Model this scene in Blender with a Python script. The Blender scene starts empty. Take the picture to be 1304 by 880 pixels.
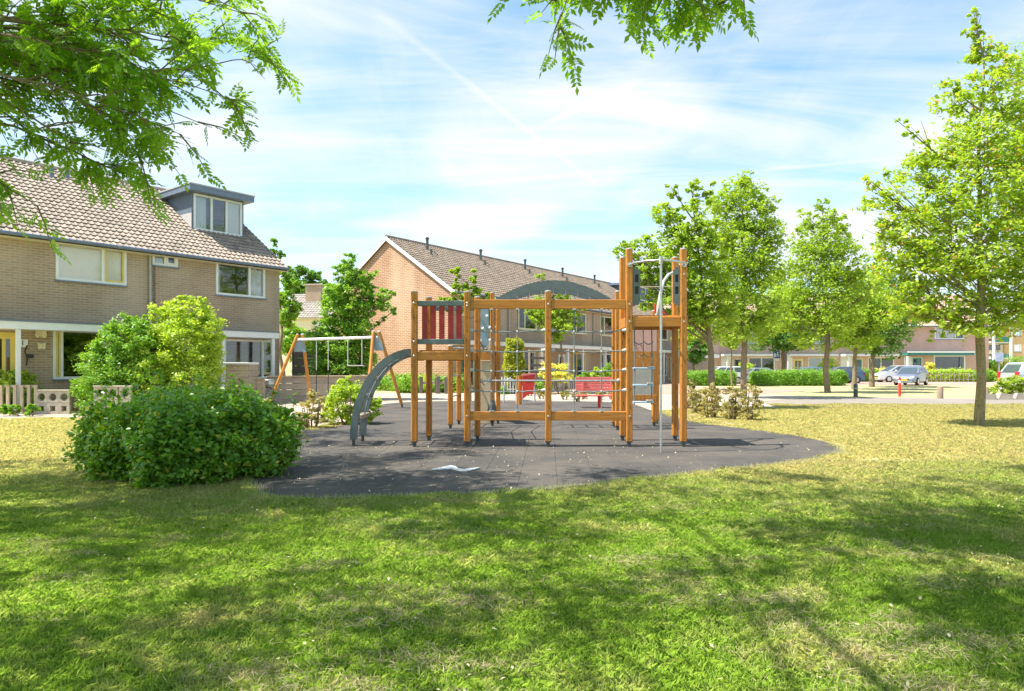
import bpy, bmesh, math, random
import numpy as np
from mathutils import Vector, Matrix, noise as mnoise
from math import sin, cos, pi, radians, sqrt, atan2
SC = bpy.context.scene
COL = SC.collection
random.seed(7)
# ---------------------------------------------------------------- camera
cam = bpy.data.cameras.new("camera"); co = bpy.data.objects.new("camera", cam); COL.objects.link(co)
co.location = (0, 0, 1.5); co.rotation_euler = (pi/2, 0, 0)
cam.sensor_width = 36; cam.lens = 24.0; cam.shift_y = 27/1304; cam.clip_end = 2000; cam.clip_start = .05
SC.camera = co
F, CX, HY = 869.0, 652.0, 467.0
def G(px, py, z=0.0):                      # ground point seen at that place of the photograph
    Y = (1.5-z)*F/(py-HY); return Vector(((px-CX)/F*Y, Y, z))
def PT(px, py, Y): return Vector(((px-CX)/F*Y, Y, 1.5+(HY-py)/F*Y))
# ---------------------------------------------------------------- light
SUN_EL = radians(60); SUN_TO = Vector((-cos(SUN_EL)*.985, -cos(SUN_EL)*.17, sin(SUN_EL)))
sun = bpy.data.lights.new("sun", 'SUN'); sun.energy = 2.65; sun.angle = radians(.53); sun.color = (1, .94, .84)
so = bpy.data.objects.new("sun", sun); COL.objects.link(so)
so.rotation_euler = (-SUN_TO).to_track_quat('-Z', 'Y').to_euler(); so.location = (-20, -4, 40)
W = bpy.data.worlds.new("World"); SC.world = W; W.use_nodes = True
def world():
    nt = W.node_tree; N = nt.nodes; L = nt.links; N.clear()
    out = N.new('ShaderNodeOutputWorld'); bg = N.new('ShaderNodeBackground'); bg.inputs[1].default_value = .13
    sky = N.new('ShaderNodeTexSky'); sky.sky_type = 'NISHITA'; sky.sun_disc = False
    sky.sun_elevation = SUN_EL; sky.sun_rotation = atan2(SUN_TO.x, SUN_TO.y); sky.air_density = 1.0; sky.dust_density = .6; sky.ozone_density = 1.6
    tc = N.new('ShaderNodeTexCoord'); sep = N.new('ShaderNodeSeparateXYZ'); L.new(tc.outputs['Generated'], sep.inputs[0])
    def m(op, a, b=None, c=None, clamp=False):
        n = N.new('ShaderNodeMath'); n.operation = op; n.use_clamp = clamp
        for i, v in enumerate((a, b, c)):
            if v is None: continue
            if isinstance(v, (int, float)): n.inputs[i].default_value = v
            else: L.new(v, n.inputs[i])
        return n.outputs[0]
    z = m('MAXIMUM', sep.outputs[2], 0.0)
    zz = m('ADD', z, .10); u = m('DIVIDE', sep.outputs[0], zz); v = m('DIVIDE', sep.outputs[1], zz)
    zc = m('MAXIMUM', sep.outputs[2], .02); uc = m('DIVIDE', sep.outputs[0], zc); vc = m('DIVIDE', sep.outputs[1], zc)
    def nz(scale, su, sv, rot, detail, off, dist=.6):
        cb = N.new('ShaderNodeCombineXYZ'); L.new(u, cb.inputs[0]); L.new(v, cb.inputs[1]); cb.inputs[2].default_value = off
        mp = N.new('ShaderNodeMapping'); mp.inputs['Rotation'].default_value = (0, 0, rot); mp.inputs['Scale'].default_value = (su, sv, 1)
        L.new(cb.outputs[0], mp.inputs[0]); t = N.new('ShaderNodeTexNoise'); t.inputs['Scale'].default_value = scale
        t.inputs['Detail'].default_value = detail; t.inputs['Roughness'].default_value = .62; t.inputs['Distortion'].default_value = dist
        L.new(mp.outputs[0], t.inputs[0]); return t.outputs[0]
    def ramp(x, a, b):
        n = N.new('ShaderNodeMapRange'); n.interpolation_type = 'SMOOTHSTEP'; L.new(x, n.inputs[0])
        n.inputs[1].default_value = a; n.inputs[2].default_value = b; return n.outputs[0]
    big = ramp(nz(.55, .8, 1.0, .5, 3, 3.3), .42, .62)
    wisp = ramp(nz(1.1, .45, 1.7, -.35, 9, 1.2, 1.4), .36, .70)
    wisp2 = ramp(nz(1.8, 1.6, .4, .3, 8, 7.7, 1.0), .42, .78)
    c = m('ADD', m('MULTIPLY', big, .50), m('ADD', m('MULTIPLY', wisp, .44), m('MULTIPLY', wisp2, .18)))
    c = m('ADD', c, m('MULTIPLY', ramp(z, .40, .02), .34))       # pale haze mixed into the colour towards the horizon
    def trail(a, b, w, s):
        ax, ay = a; bx, by = b; dx, dy = bx-ax, by-ay; l = sqrt(dx*dx+dy*dy); dx /= l; dy /= l
        px_ = m('SUBTRACT', uc, ax); py_ = m('SUBTRACT', vc, ay)
        al = m('ADD', m('MULTIPLY', px_, dx), m('MULTIPLY', py_, dy)); pe = m('ADD', m('MULTIPLY', px_, -dy), m('MULTIPLY', py_, dx))
        pe = m('ADD', m('ABSOLUTE', pe), m('MULTIPLY', m('SUBTRACT', nz(5, 1, 1, 0, 4, 2.2), .5), w*1.2))
        f = ramp(pe, w, 0.0); f = m('MULTIPLY', f, ramp(al, -.15, .2)); f = m('MULTIPLY', f, ramp(al, l+.3, l-.3)); return m('MULTIPLY', f, s)
    for a, b, w, s in (((-.381, 1.923), (.46, 3.74), .03, .15), ((.124, 2.83), (.42, 2.43), .035, .20), ((1.2, 3.50), (1.8, 3.29), .05, .22)):
        c = m('ADD', c, trail(a, b, w, s))
    c = m('MINIMUM', m('MAXIMUM', c, .03), .95)
    mix = N.new('ShaderNodeMix'); mix.data_type = 'RGBA'; L.new(c, mix.inputs[0])
    sc = N.new('ShaderNodeMix'); sc.data_type = 'RGBA'; sc.blend_type = 'MULTIPLY'; sc.inputs[0].default_value = 1
    L.new(sky.outputs[0], sc.inputs[6]); sc.inputs[7].default_value = (.43, .57, .62, 1)
    L.new(sc.outputs[2], mix.inputs[6]); mix.inputs[7].default_value = (2.16, 2.20, 2.25, 1)
    L.new(mix.outputs[2], bg.inputs[0]); L.new(bg.outputs[0], out.inputs[0])
world()
SC.view_settings.view_transform = 'Standard'; SC.view_settings.look = 'None'; SC.view_settings.exposure = 1.95; SC.view_settings.gamma = 1
SC.cycles.max_bounces = 8; SC.cycles.transparent_max_bounces = 12; SC.cycles.use_denoising = True
try: SC.cycles.denoiser = 'OPENIMAGEDENOISE'
except Exception: pass
# ---------------------------------------------------------------- materials
def _mat(name):
    m = bpy.data.materials.new(name); m.use_nodes = True; nt = m.node_tree; b = nt.nodes['Principled BSDF']; return m, nt, b
def mixc(nt, fac, a, b, mode='MIX'):
    n = nt.nodes.new('ShaderNodeMix'); n.data_type = 'RGBA'; n.blend_type = mode
    for i, v in ((0, fac), (6, a), (7, b)):
        if isinstance(v, (int, float)): n.inputs[i].default_value = v
        elif isinstance(v, tuple): n.inputs[i].default_value = (*v[:3], 1)
        else: nt.links.new(v, n.inputs[i])
    return n.outputs[2]
def noise(nt, scale, detail=4, coord='Object', stretch=(1, 1, 1), rough=.6):
    tc = nt.nodes.new('ShaderNodeTexCoord'); mp = nt.nodes.new('ShaderNodeMapping'); mp.inputs['Scale'].default_value = stretch
    if coord == 'World':
        g = nt.nodes.new('ShaderNodeNewGeometry'); nt.links.new(g.outputs['Position'], mp.inputs[0])
    else: nt.links.new(tc.outputs[coord], mp.inputs[0])
    t = nt.nodes.new('ShaderNodeTexNoise'); t.inputs['Scale'].default_value = scale; t.inputs['Detail'].default_value = detail; t.inputs['Roughness'].default_value = rough
    nt.links.new(mp.outputs[0], t.inputs[0]); return t.outputs[0]
def mrange(nt, x, a, b, c=0., d=1.):
    n = nt.nodes.new('ShaderNodeMapRange'); nt.links.new(x, n.inputs[0])
    for i, v in enumerate((a, b, c, d)): n.inputs[i+1].default_value = v
    return n.outputs[0]
def bump(nt, b, h, strength, dist=.01):
    n = nt.nodes.new('ShaderNodeBump'); n.inputs['Strength'].default_value = strength; n.inputs['Distance'].default_value = dist
    nt.links.new(h, n.inputs['Height']); nt.links.new(n.outputs[0], b.inputs['Normal'])
def mk(name, col, rough=.7, var=.2, scale=6, stretch=(1, 1, 1), bmp=.15, metal=0, spec=.4, island=0.0, fine=True):
    m, nt, b = _mat(name); c = tuple(col)
    n1 = noise(nt, scale, 5, 'Object', stretch)
    a = tuple(min(1, x*(1-var)) for x in c); d = tuple(min(1, x*(1+var)) for x in c)
    o = mixc(nt, mrange(nt, n1, .3, .7), a, d)
    if fine:
        n2 = noise(nt, scale*9, 3, 'Object', stretch); o = mixc(nt, mrange(nt, n2, .3, .7, .0, var*.7), o, tuple(x*.45 for x in c))
    if island:
        g = nt.nodes.new('ShaderNodeNewGeometry'); o = mixc(nt, mrange(nt, g.outputs['Random Per Island'], 0, 1, 0, island), o, tuple(x*.4 for x in c))
    nt.links.new(o, b.inputs['Base Color']); b.inputs['Roughness'].default_value = rough; b.inputs['Metallic'].default_value = metal
    b.inputs['Specular IOR Level'].default_value = spec
    if bmp: bump(nt, b, noise(nt, scale*7, 4, 'Object', stretch), bmp)
    return m
def leafmat(name, c1, c2, c3=None, trans=.45, rough=.45, cool=.0):
    m, nt, b = _mat(name); g = nt.nodes.new('ShaderNodeNewGeometry'); r = g.outputs['Random Per Island']
    o = mixc(nt, r, c1, c2)
    n = noise(nt, .9, 2, 'World'); o = mixc(nt, mrange(nt, n, .35, .65, 0, .5), o, c2)
    if c3:
        w = nt.nodes.new('ShaderNodeMath'); w.operation = 'GREATER_THAN'; w.inputs[1].default_value = .96; nt.links.new(r, w.inputs[0]); o = mixc(nt, w.outputs[0], o, c3)
    nt.links.new(o, b.inputs['Base Color']); b.inputs['Roughness'].default_value = rough; b.inputs['Specular IOR Level'].default_value = .35
    t = nt.nodes.new('ShaderNodeBsdfTranslucent'); k = nt.nodes.new('ShaderNodeMix'); k.data_type = 'RGBA'; k.blend_type = 'MULTIPLY'; k.inputs[0].default_value = 1
    nt.links.new(o, k.inputs[6]); k.inputs[7].default_value = (1.9, 1.75, .55, 1); nt.links.new(k.outputs[2], t.inputs[0])
    s = nt.nodes.new('ShaderNodeMixShader'); s.inputs[0].default_value = trans; nt.links.new(b.outputs[0], s.inputs[1]); nt.links.new(t.outputs[0], s.inputs[2])
    nt.links.new(s.outputs[0], nt.nodes['Material Output'].inputs[0]); return m
def brickmat(name, c1, c2, mortar, s=1.0):
    m, nt, b = _mat(name); tc = nt.nodes.new('ShaderNodeTexCoord'); sp = nt.nodes.new('ShaderNodeSeparateXYZ'); nt.links.new(tc.outputs['Object'], sp.inputs[0])
    ad = nt.nodes.new('ShaderNodeMath'); nt.links.new(sp.outputs[0], ad.inputs[0]); nt.links.new(sp.outputs[1], ad.inputs[1])
    cb = nt.nodes.new('ShaderNodeCombineXYZ'); nt.links.new(ad.outputs[0], cb.inputs[0]); nt.links.new(sp.outputs[2], cb.inputs[1])
    t = nt.nodes.new('ShaderNodeTexBrick'); nt.links.new(cb.outputs[0], t.inputs[0]); t.inputs['Scale'].default_value = 1.0
    t.inputs['Brick Width'].default_value = .22*s; t.inputs['Row Height'].default_value = .066*s; t.inputs['Mortar Size'].default_value = .013*s; t.inputs['Bias'].default_value = -.1
    t.inputs['Color1'].default_value = (*c1, 1); t.inputs['Color2'].default_value = (*c2, 1); t.inputs['Mortar'].default_value = (*mortar, 1)
    o = mixc(nt, mrange(nt, noise(nt, .7, 4), .35, .7, 0, .35), t.outputs[0], tuple(x*.6 for x in c1))
    o = mixc(nt, mrange(nt, noise(nt, 14, 2, 'Object', (.3, .3, 1.2)), .4, .8, 0, .5), o, tuple(min(1, x*1.35) for x in c2))
    o = mixc(nt, mrange(nt, noise(nt, .35, 3, 'Object', (1, 1, .35)), .5, .75, 0, .35), o, tuple(min(1, x*1.3+.03) for x in mortar))
    nt.links.new(o, b.inputs['Base Color']); b.inputs['Roughness'].default_value = .88; b.inputs['Specular IOR Level'].default_value = .2
    bump(nt, b, t.outputs[1], -.4, .006); return m
def glassmat(name, tint=(.96, .98, .98), back=1.0):
    m, nt, b = _mat(name); nt.nodes.remove(b)
    g = nt.nodes.new('ShaderNodeBsdfGlossy'); g.inputs['Roughness'].default_value = .02; g.inputs[0].default_value = (.95, .97, 1, 1)
    t = nt.nodes.new('ShaderNodeBsdfTransparent'); t.inputs[0].default_value = (*tint, 1)
    f = nt.nodes.new('ShaderNodeFresnel'); f.inputs[0].default_value = 1.55
    mu = nt.nodes.new('ShaderNodeMath'); mu.operation = 'MULTIPLY_ADD'; mu.inputs[1].default_value = back; mu.inputs[2].default_value = .02; mu.use_clamp = True
    nt.links.new(f.outputs[0], mu.inputs[0]); s = nt.nodes.new('ShaderNodeMixShader'); nt.links.new(mu.outputs[0], s.inputs[0])
    nt.links.new(t.outputs[0], s.inputs[1]); nt.links.new(g.outputs[0], s.inputs[2]); nt.links.new(s.outputs[0], nt.nodes['Material Output'].inputs[0]); return m
def woodmat(name, c, groove=.25, rough=.5, st=(9, 9, .6), spec=.4):
    m, nt, b = _mat(name)
    n1 = noise(nt, 3.5, 6, 'Object', st); o = mixc(nt, mrange(nt, n1, .3, .7), tuple(x*.72 for x in c), tuple(min(1, x*1.25) for x in c))
    o = mixc(nt, mrange(nt, noise(nt, 14, 3, 'Object', st), .5, .75, 0, groove*1.6), o, tuple(x*.3 for x in c))
    o = mixc(nt, mrange(nt, noise(nt, 1.6, 4, 'World'), .42, .72, 0, .5), o, tuple(x*.55+.05 for x in c))
    o = mixc(nt, mrange(nt, noise(nt, 30, 2, 'Object', (st[0]/9, st[1]/9 if st[1] > 1 else .1, st[2]/2)), .60, .68, 0, .7), o, tuple(x*.22 for x in c))
    nt.links.new(o, b.inputs['Base Color']); b.inputs['Roughness'].default_value = rough; b.inputs['Specular IOR Level'].default_value = spec
    bump(nt, b, noise(nt, 10, 4, 'Object', st), .3, .004); return m
def groundmat(name, layers, rough=.9, bmp=.5, bs=60, spec=.15):
    """layers: (colour, noise scale, lo, hi, amount) mixed one over the other, in world coordinates"""
    m, nt, b = _mat(name); o = layers[0]
    for (c, s, lo, hi, am) in layers[1:]: o = mixc(nt, mrange(nt, noise(nt, s, 5, 'World'), lo, hi, 0, am), o, c)
    nt.links.new(o, b.inputs['Base Color']); b.inputs['Roughness'].default_value = rough; b.inputs['Specular IOR Level'].default_value = spec
    bump(nt, b, noise(nt, bs, 4, 'World'), bmp, .02); return m
def grassmat(name, blade):
    """green near, straw beyond: partly real dryness, partly sun and shade put into the colour; the same in the sheet and in the blades"""
    m, nt, b = _mat(name); g = nt.nodes.new('ShaderNodeNewGeometry'); sp = nt.nodes.new('ShaderNodeSeparateXYZ'); nt.links.new(g.outputs['Position'], sp.inputs[0])
    def mm(op, a, c=None, d=None):
        n = nt.nodes.new('ShaderNodeMath'); n.operation = op
        for i, v in enumerate((a, c, d)):
            if v is None: continue
            if isinstance(v, (int, float)): n.inputs[i].default_value = v
            else: nt.links.new(v, n.inputs[i])
        return n.outputs[0]
    wob = mm('MULTIPLY_ADD', noise(nt, .35, 4, 'World'), 6.0, -2.6)
    d = mm('ADD', sp.outputs[1], wob); dry = mrange(nt, d, 6.5, 11.0)
    patch = mrange(nt, noise(nt, .9, 5, 'World'), .50, .68); dry = mm('MAXIMUM', dry, mm('MULTIPLY', patch, .75))  # straw patches also imitate sunlit spots on the shaded grass
    fine = mrange(nt, noise(nt, 7, 4, 'World'), .42, .66)
    dry = mm('MINIMUM', mm('MAXIMUM', mm('ADD', mm('MULTIPLY', dry, .78), mm('MULTIPLY_ADD', fine, .34, -.10)), 0.0), 1.0)
    green = (.33, .50, .085) if blade else (.21, .32, .06); straw = (.72, .63, .39) if blade else (.56, .48, .27)
    o = mixc(nt, dry, green, straw)
    if blade:
        o = mixc(nt, g.outputs['Random Per Island'], mixc(nt, 1.0, o, (.75, .78, .7), 'MULTIPLY'), mixc(nt, 1.0, o, (1.25, 1.15, 1.1), 'MULTIPLY')); t = nt.nodes.new('ShaderNodeBsdfTranslucent')
        nt.links.new(mixc(nt, 1.0, o, (1.25, 1.3, .8), 'MULTIPLY'), t.inputs[0]); s = nt.nodes.new('ShaderNodeMixShader'); s.inputs[0].default_value = .4
        nt.links.new(b.outputs[0], s.inputs[1]); nt.links.new(t.outputs[0], s.inputs[2]); nt.links.new(s.outputs[0], nt.nodes['Material Output'].inputs[0])
    else:
        o = mixc(nt, mrange(nt, noise(nt, 34, 4, 'World'), .45, .7, 0, .6), o, (.16, .125, .06)); bump(nt, b, noise(nt, 45, 5, 'World'), .8, .03)
    nt.links.new(o, b.inputs['Base Color']); b.inputs['Roughness'].default_value = .8; b.inputs['Specular IOR Level'].default_value = .15; return m
m_wood = woodmat("stained_wood", (.52, .205, .030)); m_wood_in = woodmat("stained_wood_light", (.62, .26, .045))
m_greyw = woodmat("weathered_wood", (.40, .33, .25), .4, .8); m_palew = woodmat("pale_wood", (.58, .46, .32), .35, .8); m_darkw = woodmat("dark_fence_wood", (.17, .14, .12), .4, .8)
m_woodx = woodmat("stained_beam", (.55, .215, .028), st=(.6, 9, 9)); m_greybeige = mk("grey_beige_panel", (.42, .40, .35), .6, .1)
m_greywx = woodmat('weathered_board', (.42, .35, .27), .4, .8, (.5, 8, 8)); m_palewx = woodmat('pale_board', (.58, .46, .32), .4, .8, (.5, 8, 8)); m_darkwx = woodmat('dark_board', (.17, .14, .12), .4, .8, (.5, 8, 8))
m_grey = mk("grey_laminate", (.135, .165, .17), .55, .12, 9, bmp=.08); m_gcap = mk("grey_cap", (.42, .42, .40), .5, .1); m_steel = mk("galvanised_steel", (.55, .56, .56), .35, .15, 14, metal=.75, bmp=.05)
m_rope = mk("grey_rope", (.21, .235, .23), .85, .2, 60, bmp=.4); m_foot = mk("dark_steel_foot", (.10, .11, .10), .5, .2, metal=.3)
m_red = mk("red_panel", (.36, .030, .028), .5, .12, 8, bmp=.05); m_brightred = mk("bright_red_paint", (.70, .05, .035), .4, .1, bmp=.03)
m_pinkred = mk("faded_red_paint", (.72, .20, .18), .5, .12, bmp=.05); m_pink = mk("pink_panel", (.62, .36, .31), .5, .08, bmp=.04); m_palepanel = mk("beige_panel", (.62, .47, .30), .55, .08, bmp=.05)
m_bluegrey = mk("blue_grey_panel", (.25, .33, .38), .4, .1); m_stepblue = mk("pale_blue_step", (.42, .58, .72), .35, .08)
m_white = mk("white_paint", (.80, .80, .77), .5, .05, 3, bmp=.03); m_yellow = mk("yellow_paint", (.74, .57, .14), .5, .06, 3, bmp=.03); m_cream = mk("cream_paint", (.74, .66, .45), .5, .05)
m_teal = mk("green_fascia", (.05, .24, .20), .5, .1); m_zinc = mk("zinc_blue_roof", (.17, .21, .27), .45, .12, 4, metal=.2); m_dormer = mk("slate_blue_cladding", (.14, .175, .215), .6, .08, 5)
m_stucco = mk("grey_cladding", (.48, .46, .44), .8, .08); m_curtain = mk("white_curtain", (.78, .76, .72), .9, .08, 5, (8, 8, .3)); m_blind = mk("beige_blind", (.80, .75, .67), .9, .04, 3, bmp=0)
m_dark = mk("dark_room", (.045, .05, .05), .9, .2, bmp=0); m_room = mk("room_wall", (.30, .29, .26), .9, .1, bmp=0)
m_brick = brickmat("brown_brick", (.43, .30, .19), (.31, .21, .135), (.47, .40, .31), 1.35); m_brick_gable = brickmat("orange_brick", (.42, .215, .11), (.29, .14, .075), (.60, .46, .33), 1.6)
m_brick_pink = brickmat("pink_brick", (.62, .38, .28), (.52, .31, .23), (.60, .47, .38)); m_brick_yel = brickmat("yellow_brick", (.70, .46, .20), (.60, .38, .17), (.62, .50, .34))
m_tile_l = mk("pinkish_roof_tile", (.37, .305, .24), .75, .3, 2.2, island=.45, bmp=.1); m_tile_m = mk("brown_roof_tile", (.26, .205, .155), .8, .3, 2, island=.5, bmp=.1); m_tile_r = mk("faded_roof_tile", (.52, .38, .29), .8, .2, 2, island=.4, bmp=.1)
m_tile_d = mk("dark_roof_sheet", (.05, .04, .035), .9, .2, bmp=0)
m_glass = glassmat("window_glass"); m_glass_b = glassmat("blind_window_glass", (.99, .99, .99), .4); m_carglass = glassmat("car_glass", (.35, .42, .44))
m_bark = woodmat("grey_brown_bark", (.26, .205, .135), .5, .9, (5, 5, 1.2), .15); m_barky = woodmat("mossy_bark", (.27, .22, .12), .5, .9, (5, 5, 1.2), .15); m_twig = mk("twig_bark", (.20, .15, .10), .9, .2, 20)
m_lf_ash = leafmat("ash_leaf", (.12, .26, .025), (.22, .38, .04), None, .55); m_lf_hedge = leafmat("hedge_leaf", (.07, .20, .022), (.19, .36, .035), (.48, .46, .06), .35, .30)
m_lf_a = leafmat("tree_leaf_fresh", (.19, .31, .035), (.32, .45, .06), None, .45); m_lf_b = leafmat("tree_leaf_yellowish", (.22, .36, .04), (.37, .49, .07), (.42, .25, .10), .45)
m_lf_d = leafmat("tree_leaf_dark", (.08, .20, .035), (.15, .30, .05), None, .35); m_lf_lime = leafmat("shrub_leaf_lime", (.27, .42, .045), (.45, .56, .10), None, .45)
m_lf_gr = leafmat("shrub_leaf_green", (.13, .30, .035), (.25, .42, .06), None, .4); m_lf_dry = leafmat("shrub_leaf_dry", (.26, .30, .10), (.46, .40, .20), (.40, .18, .10), .35)
m_lf_yel = leafmat("golden_leaf", (.50, .52, .12), (.72, .70, .26), None, .4); m_lf_con = leafmat("golden_conifer", (.16, .26, .02), (.46, .46, .04), None, .3)
m_straw = leafmat("dry_clippings", (.22, .19, .12), (.50, .43, .26), None, .2, .9)
m_lawn = grassmat("lawn_soil", False); m_blade = grassmat("grass_blades", True)
m_rubber = groundmat("rubber_dusty", [(.08, .073, .068), ((.27, .235, .20), .9, .40, .62, .8), ((.09, .088, .088), 2.3, .5, .7, .6), ((.34, .29, .23), 22, .55, .75, .6)], .9, .35, 160)
m_rubtile = groundmat("rubber_tile", [(.078, .073, .069), ((.135, .118, .101), .8, .38, .62, .8), ((.085, .083, .083), 2.6, .5, .7, .7), ((.36, .31, .25), 30, .6, .78, .5)], .9, .5, 200)
m_paving = groundmat("pale_paving", [(.37, .31, .25), ((.44, .38, .31), .8, .35, .65, .8), ((.36, .31, .25), 3, .5, .75, .6)], .9, .2)
m_asphalt = groundmat("grey_path_paving", [(.235, .205, .178), ((.29, .26, .225), .5, .35, .65, .8), ((.26, .23, .20), 4, .5, .75, .5)], .9, .2)
m_clinker = groundmat("pink_clinker_paving", [(.36, .25, .20), ((.42, .31, .26), .4, .35, .65, .8), ((.36, .26, .21), 5, .5, .75, .5)], .9, .2)
m_sand = groundmat("sandy_soil", [(.46, .37, .25), ((.34, .27, .17), 1.5, .4, .65, .8), ((.25, .24, .10), 5, .5, .7, .6)], .95, .5)
m_concrete = mk("concrete", (.50, .43, .34), .9, .2, 5, bmp=.3); m_stump = woodmat("stump_wood", (.34, .25, .17), .5, .9); m_plastic = mk("black_plastic", (.03, .03, .03), .5, .1, bmp=0)
m_blue = mk("sign_blue", (.02, .12, .55), .4, .05, bmp=0); m_plate = mk("yellow_plate", (.75, .55, .04), .5, .05, bmp=0); m_tyre = mk("tyre_rubber", (.025, .025, .025), .8, .1, bmp=0)
m_chrome = mk("alloy", (.6, .6, .62), .3, .05, metal=.8, bmp=0); m_taill = mk("tail_lamp", (.55, .03, .04), .25, .05, bmp=0); m_headl = mk("head_lamp", (.75, .78, .8), .15, .05, bmp=0)
def paint(name, c, metal=.4):
    m, nt, b = _mat(name); b.inputs['Base Color'].default_value = (*c, 1); b.inputs['Metallic'].default_value = metal; b.inputs['Roughness'].default_value = .32
    b.inputs['Coat Weight'].default_value = .8; b.inputs['Coat Roughness'].default_value = .06; return m
p_silver = paint("silver_paint", (.60, .62, .64)); p_grey = paint("grey_paint", (.22, .25, .31)); p_navy = paint("navy_paint", (.07, .12, .20)); p_white = paint("white_car_paint", (.75, .76, .78), 0)
# ---------------------------------------------------------------- mesh helpers
class MB:
    def __init__(s): s.v = []; s.f = []; s.m = Matrix.Identity(4)
    def add(s, vs, fs):
        o = len(s.v); s.v += [tuple(s.m @ Vector(v)) for v in vs]; s.f += [tuple(i+o for i in f) for f in fs]; return s
    def box(s, x0, x1, y0, y1, z0, z1, bev=0.0):
        if bev <= 0:
            return s.add([(x0, y0, z0), (x1, y0, z0), (x1, y1, z0), (x0, y1, z0), (x0, y0, z1), (x1, y0, z1), (x1, y1, z1), (x0, y1, z1)],
                         [(0, 3, 2, 1), (4, 5, 6, 7), (0, 1, 5, 4), (1, 2, 6, 5), (2, 3, 7, 6), (3, 0, 4, 7)])
        bm = bmesh.new(); bmesh.ops.create_cube(bm, size=1)
        for v in bm.verts: v.co = Vector(((x0+x1)/2+v.co.x*(x1-x0), (y0+y1)/2+v.co.y*(y1-y0), (z0+z1)/2+v.co.z*(z1-z0)))
        bmesh.ops.bevel(bm, geom=bm.edges[:], offset=bev, segments=1, affect='EDGES'); bm.verts.index_update()
        s.add([v.co[:] for v in bm.verts], [[v.index for v in f.verts] for f in bm.faces]); bm.free(); return s
    def tube(s, pts, r, n=8, cap=True, r2=None):
        pts = [Vector(p) for p in pts]; k = len(pts); rs = r if isinstance(r, (list, tuple)) else [r + ((r2-r)*i/(k-1) if r2 is not None else 0) for i in range(k)]
        vs = []; fs = []; up = None
        for i, p in enumerate(pts):
            t = (pts[min(i+1, k-1)]-pts[max(i-1, 0)]); t = t.normalized() if t.length > 1e-9 else Vector((0, 0, 1))
            if up is None: up = Vector((0, 1, 0)) if abs(t.z) > .8 else Vector((0, 0, 1))
            a = up.cross(t); a = a.normalized() if a.length > 1e-6 else Vector((1, 0, 0)); b = t.cross(a).normalized(); up = b
            for j in range(n):
                an = 2*pi*j/n; vs.append(p+a*cos(an)*rs[i]+b*sin(an)*rs[i])
        for i in range(k-1):
            for j in range(n): fs.append((i*n+j, i*n+(j+1) % n, (i+1)*n+(j+1) % n, (i+1)*n+j))
        if cap: fs += [tuple(range(n-1, -1, -1)), tuple((k-1)*n+j for j in range(n))]
        return s.add(vs, fs)
    def prism(s, poly, axis, a, b):
        """poly of 2-D points extruded along axis from a to b"""
        n = len(poly); mk3 = {'x': lambda p, t: (t, p[0], p[1]), 'y': lambda p, t: (p[0], t, p[1]), 'z': lambda p, t: (p[0], p[1], t)}[axis]
        vs = [mk3(p, a) for p in poly]+[mk3(p, b) for p in poly]
        return s.add(vs, [tuple(range(n-1, -1, -1)), tuple(range(n, 2*n))]+[(i, (i+1) % n, n+(i+1) % n, n+i) for i in range(n)])
    def quad(s, *p): return s.add(p, [tuple(range(len(p)))])
    def ball(s, c, r, n=8, k=5, sz=1.0):
        vs = []; fs = []
        for i in range(k+1):
            a = -pi/2+pi*i/k
            for j in range(n): vs.append((c[0]+r*cos(a)*cos(2*pi*j/n), c[1]+r*cos(a)*sin(2*pi*j/n), c[2]+r*sz*sin(a)))
        for i in range(k):
            for j in range(n): fs.append((i*n+j, i*n+(j+1) % n, (i+1)*n+(j+1) % n, (i+1)*n+j))
        return s.add(vs, fs)
    def mesh(s, name, mat, smooth=False, angle=None):
        me = bpy.data.meshes.new(name); me.from_pydata(s.v, [], s.f)
        bm = bmesh.new(); bm.from_mesh(me); bmesh.ops.recalc_face_normals(bm, faces=bm.faces[:]); bm.to_mesh(me); bm.free()
        if mat: me.materials.append(mat)
        if smooth:
            me.polygons.foreach_set('use_smooth', [True]*len(me.polygons))
            if angle is not None:
                try: me.set_sharp_from_angle(angle=radians(angle))
                except Exception: pass
        return me
    def build(s, name, mat, parent=None, smooth=False, angle=40): return link(name, s.mesh(name, mat, smooth, angle), parent)
def link(name, data, parent=None):
    o = bpy.data.objects.new(name, data); COL.objects.link(o)
    if parent: o.parent = parent
    return o
def tag(o, label=None, cat=None, group=None, kind=None):
    for k, v in (('label', label), ('category', cat), ('group', group), ('kind', kind)):
        if v: o[k] = v
    return o
def thing(name, label, cat, loc=(0, 0, 0), rz=0.0, group=None):
    o = bpy.data.objects.new(name, None); COL.objects.link(o); o.location = loc; o.rotation_euler = (0, 0, rz); o.empty_display_size = .2
    return tag(o, label, cat, group)
def copy_tree(o, parent=None):
    c = o.copy(); COL.objects.link(c)
    if parent: c.parent = parent
    for ch in list(o.children): copy_tree(ch, c)
    return c
def smooth01(t): t = max(0, min(1, t)); return t*t*(3-2*t)
def sheet(name, pts, z, mat, kind='structure', sub=0):
    me = bpy.data.meshes.new(name); me.from_pydata([(p[0], p[1], z) for p in pts], [], [tuple(range(len(pts)))]); me.materials.append(mat)
    bm = bmesh.new(); bm.from_mesh(me); bmesh.ops.recalc_face_normals(bm, faces=bm.faces[:])
    for f in bm.faces:
        if f.normal.z < 0: f.normal_flip()
    bm.to_mesh(me); bm.free(); o = link(name, me); return tag(o, kind=kind)
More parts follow.
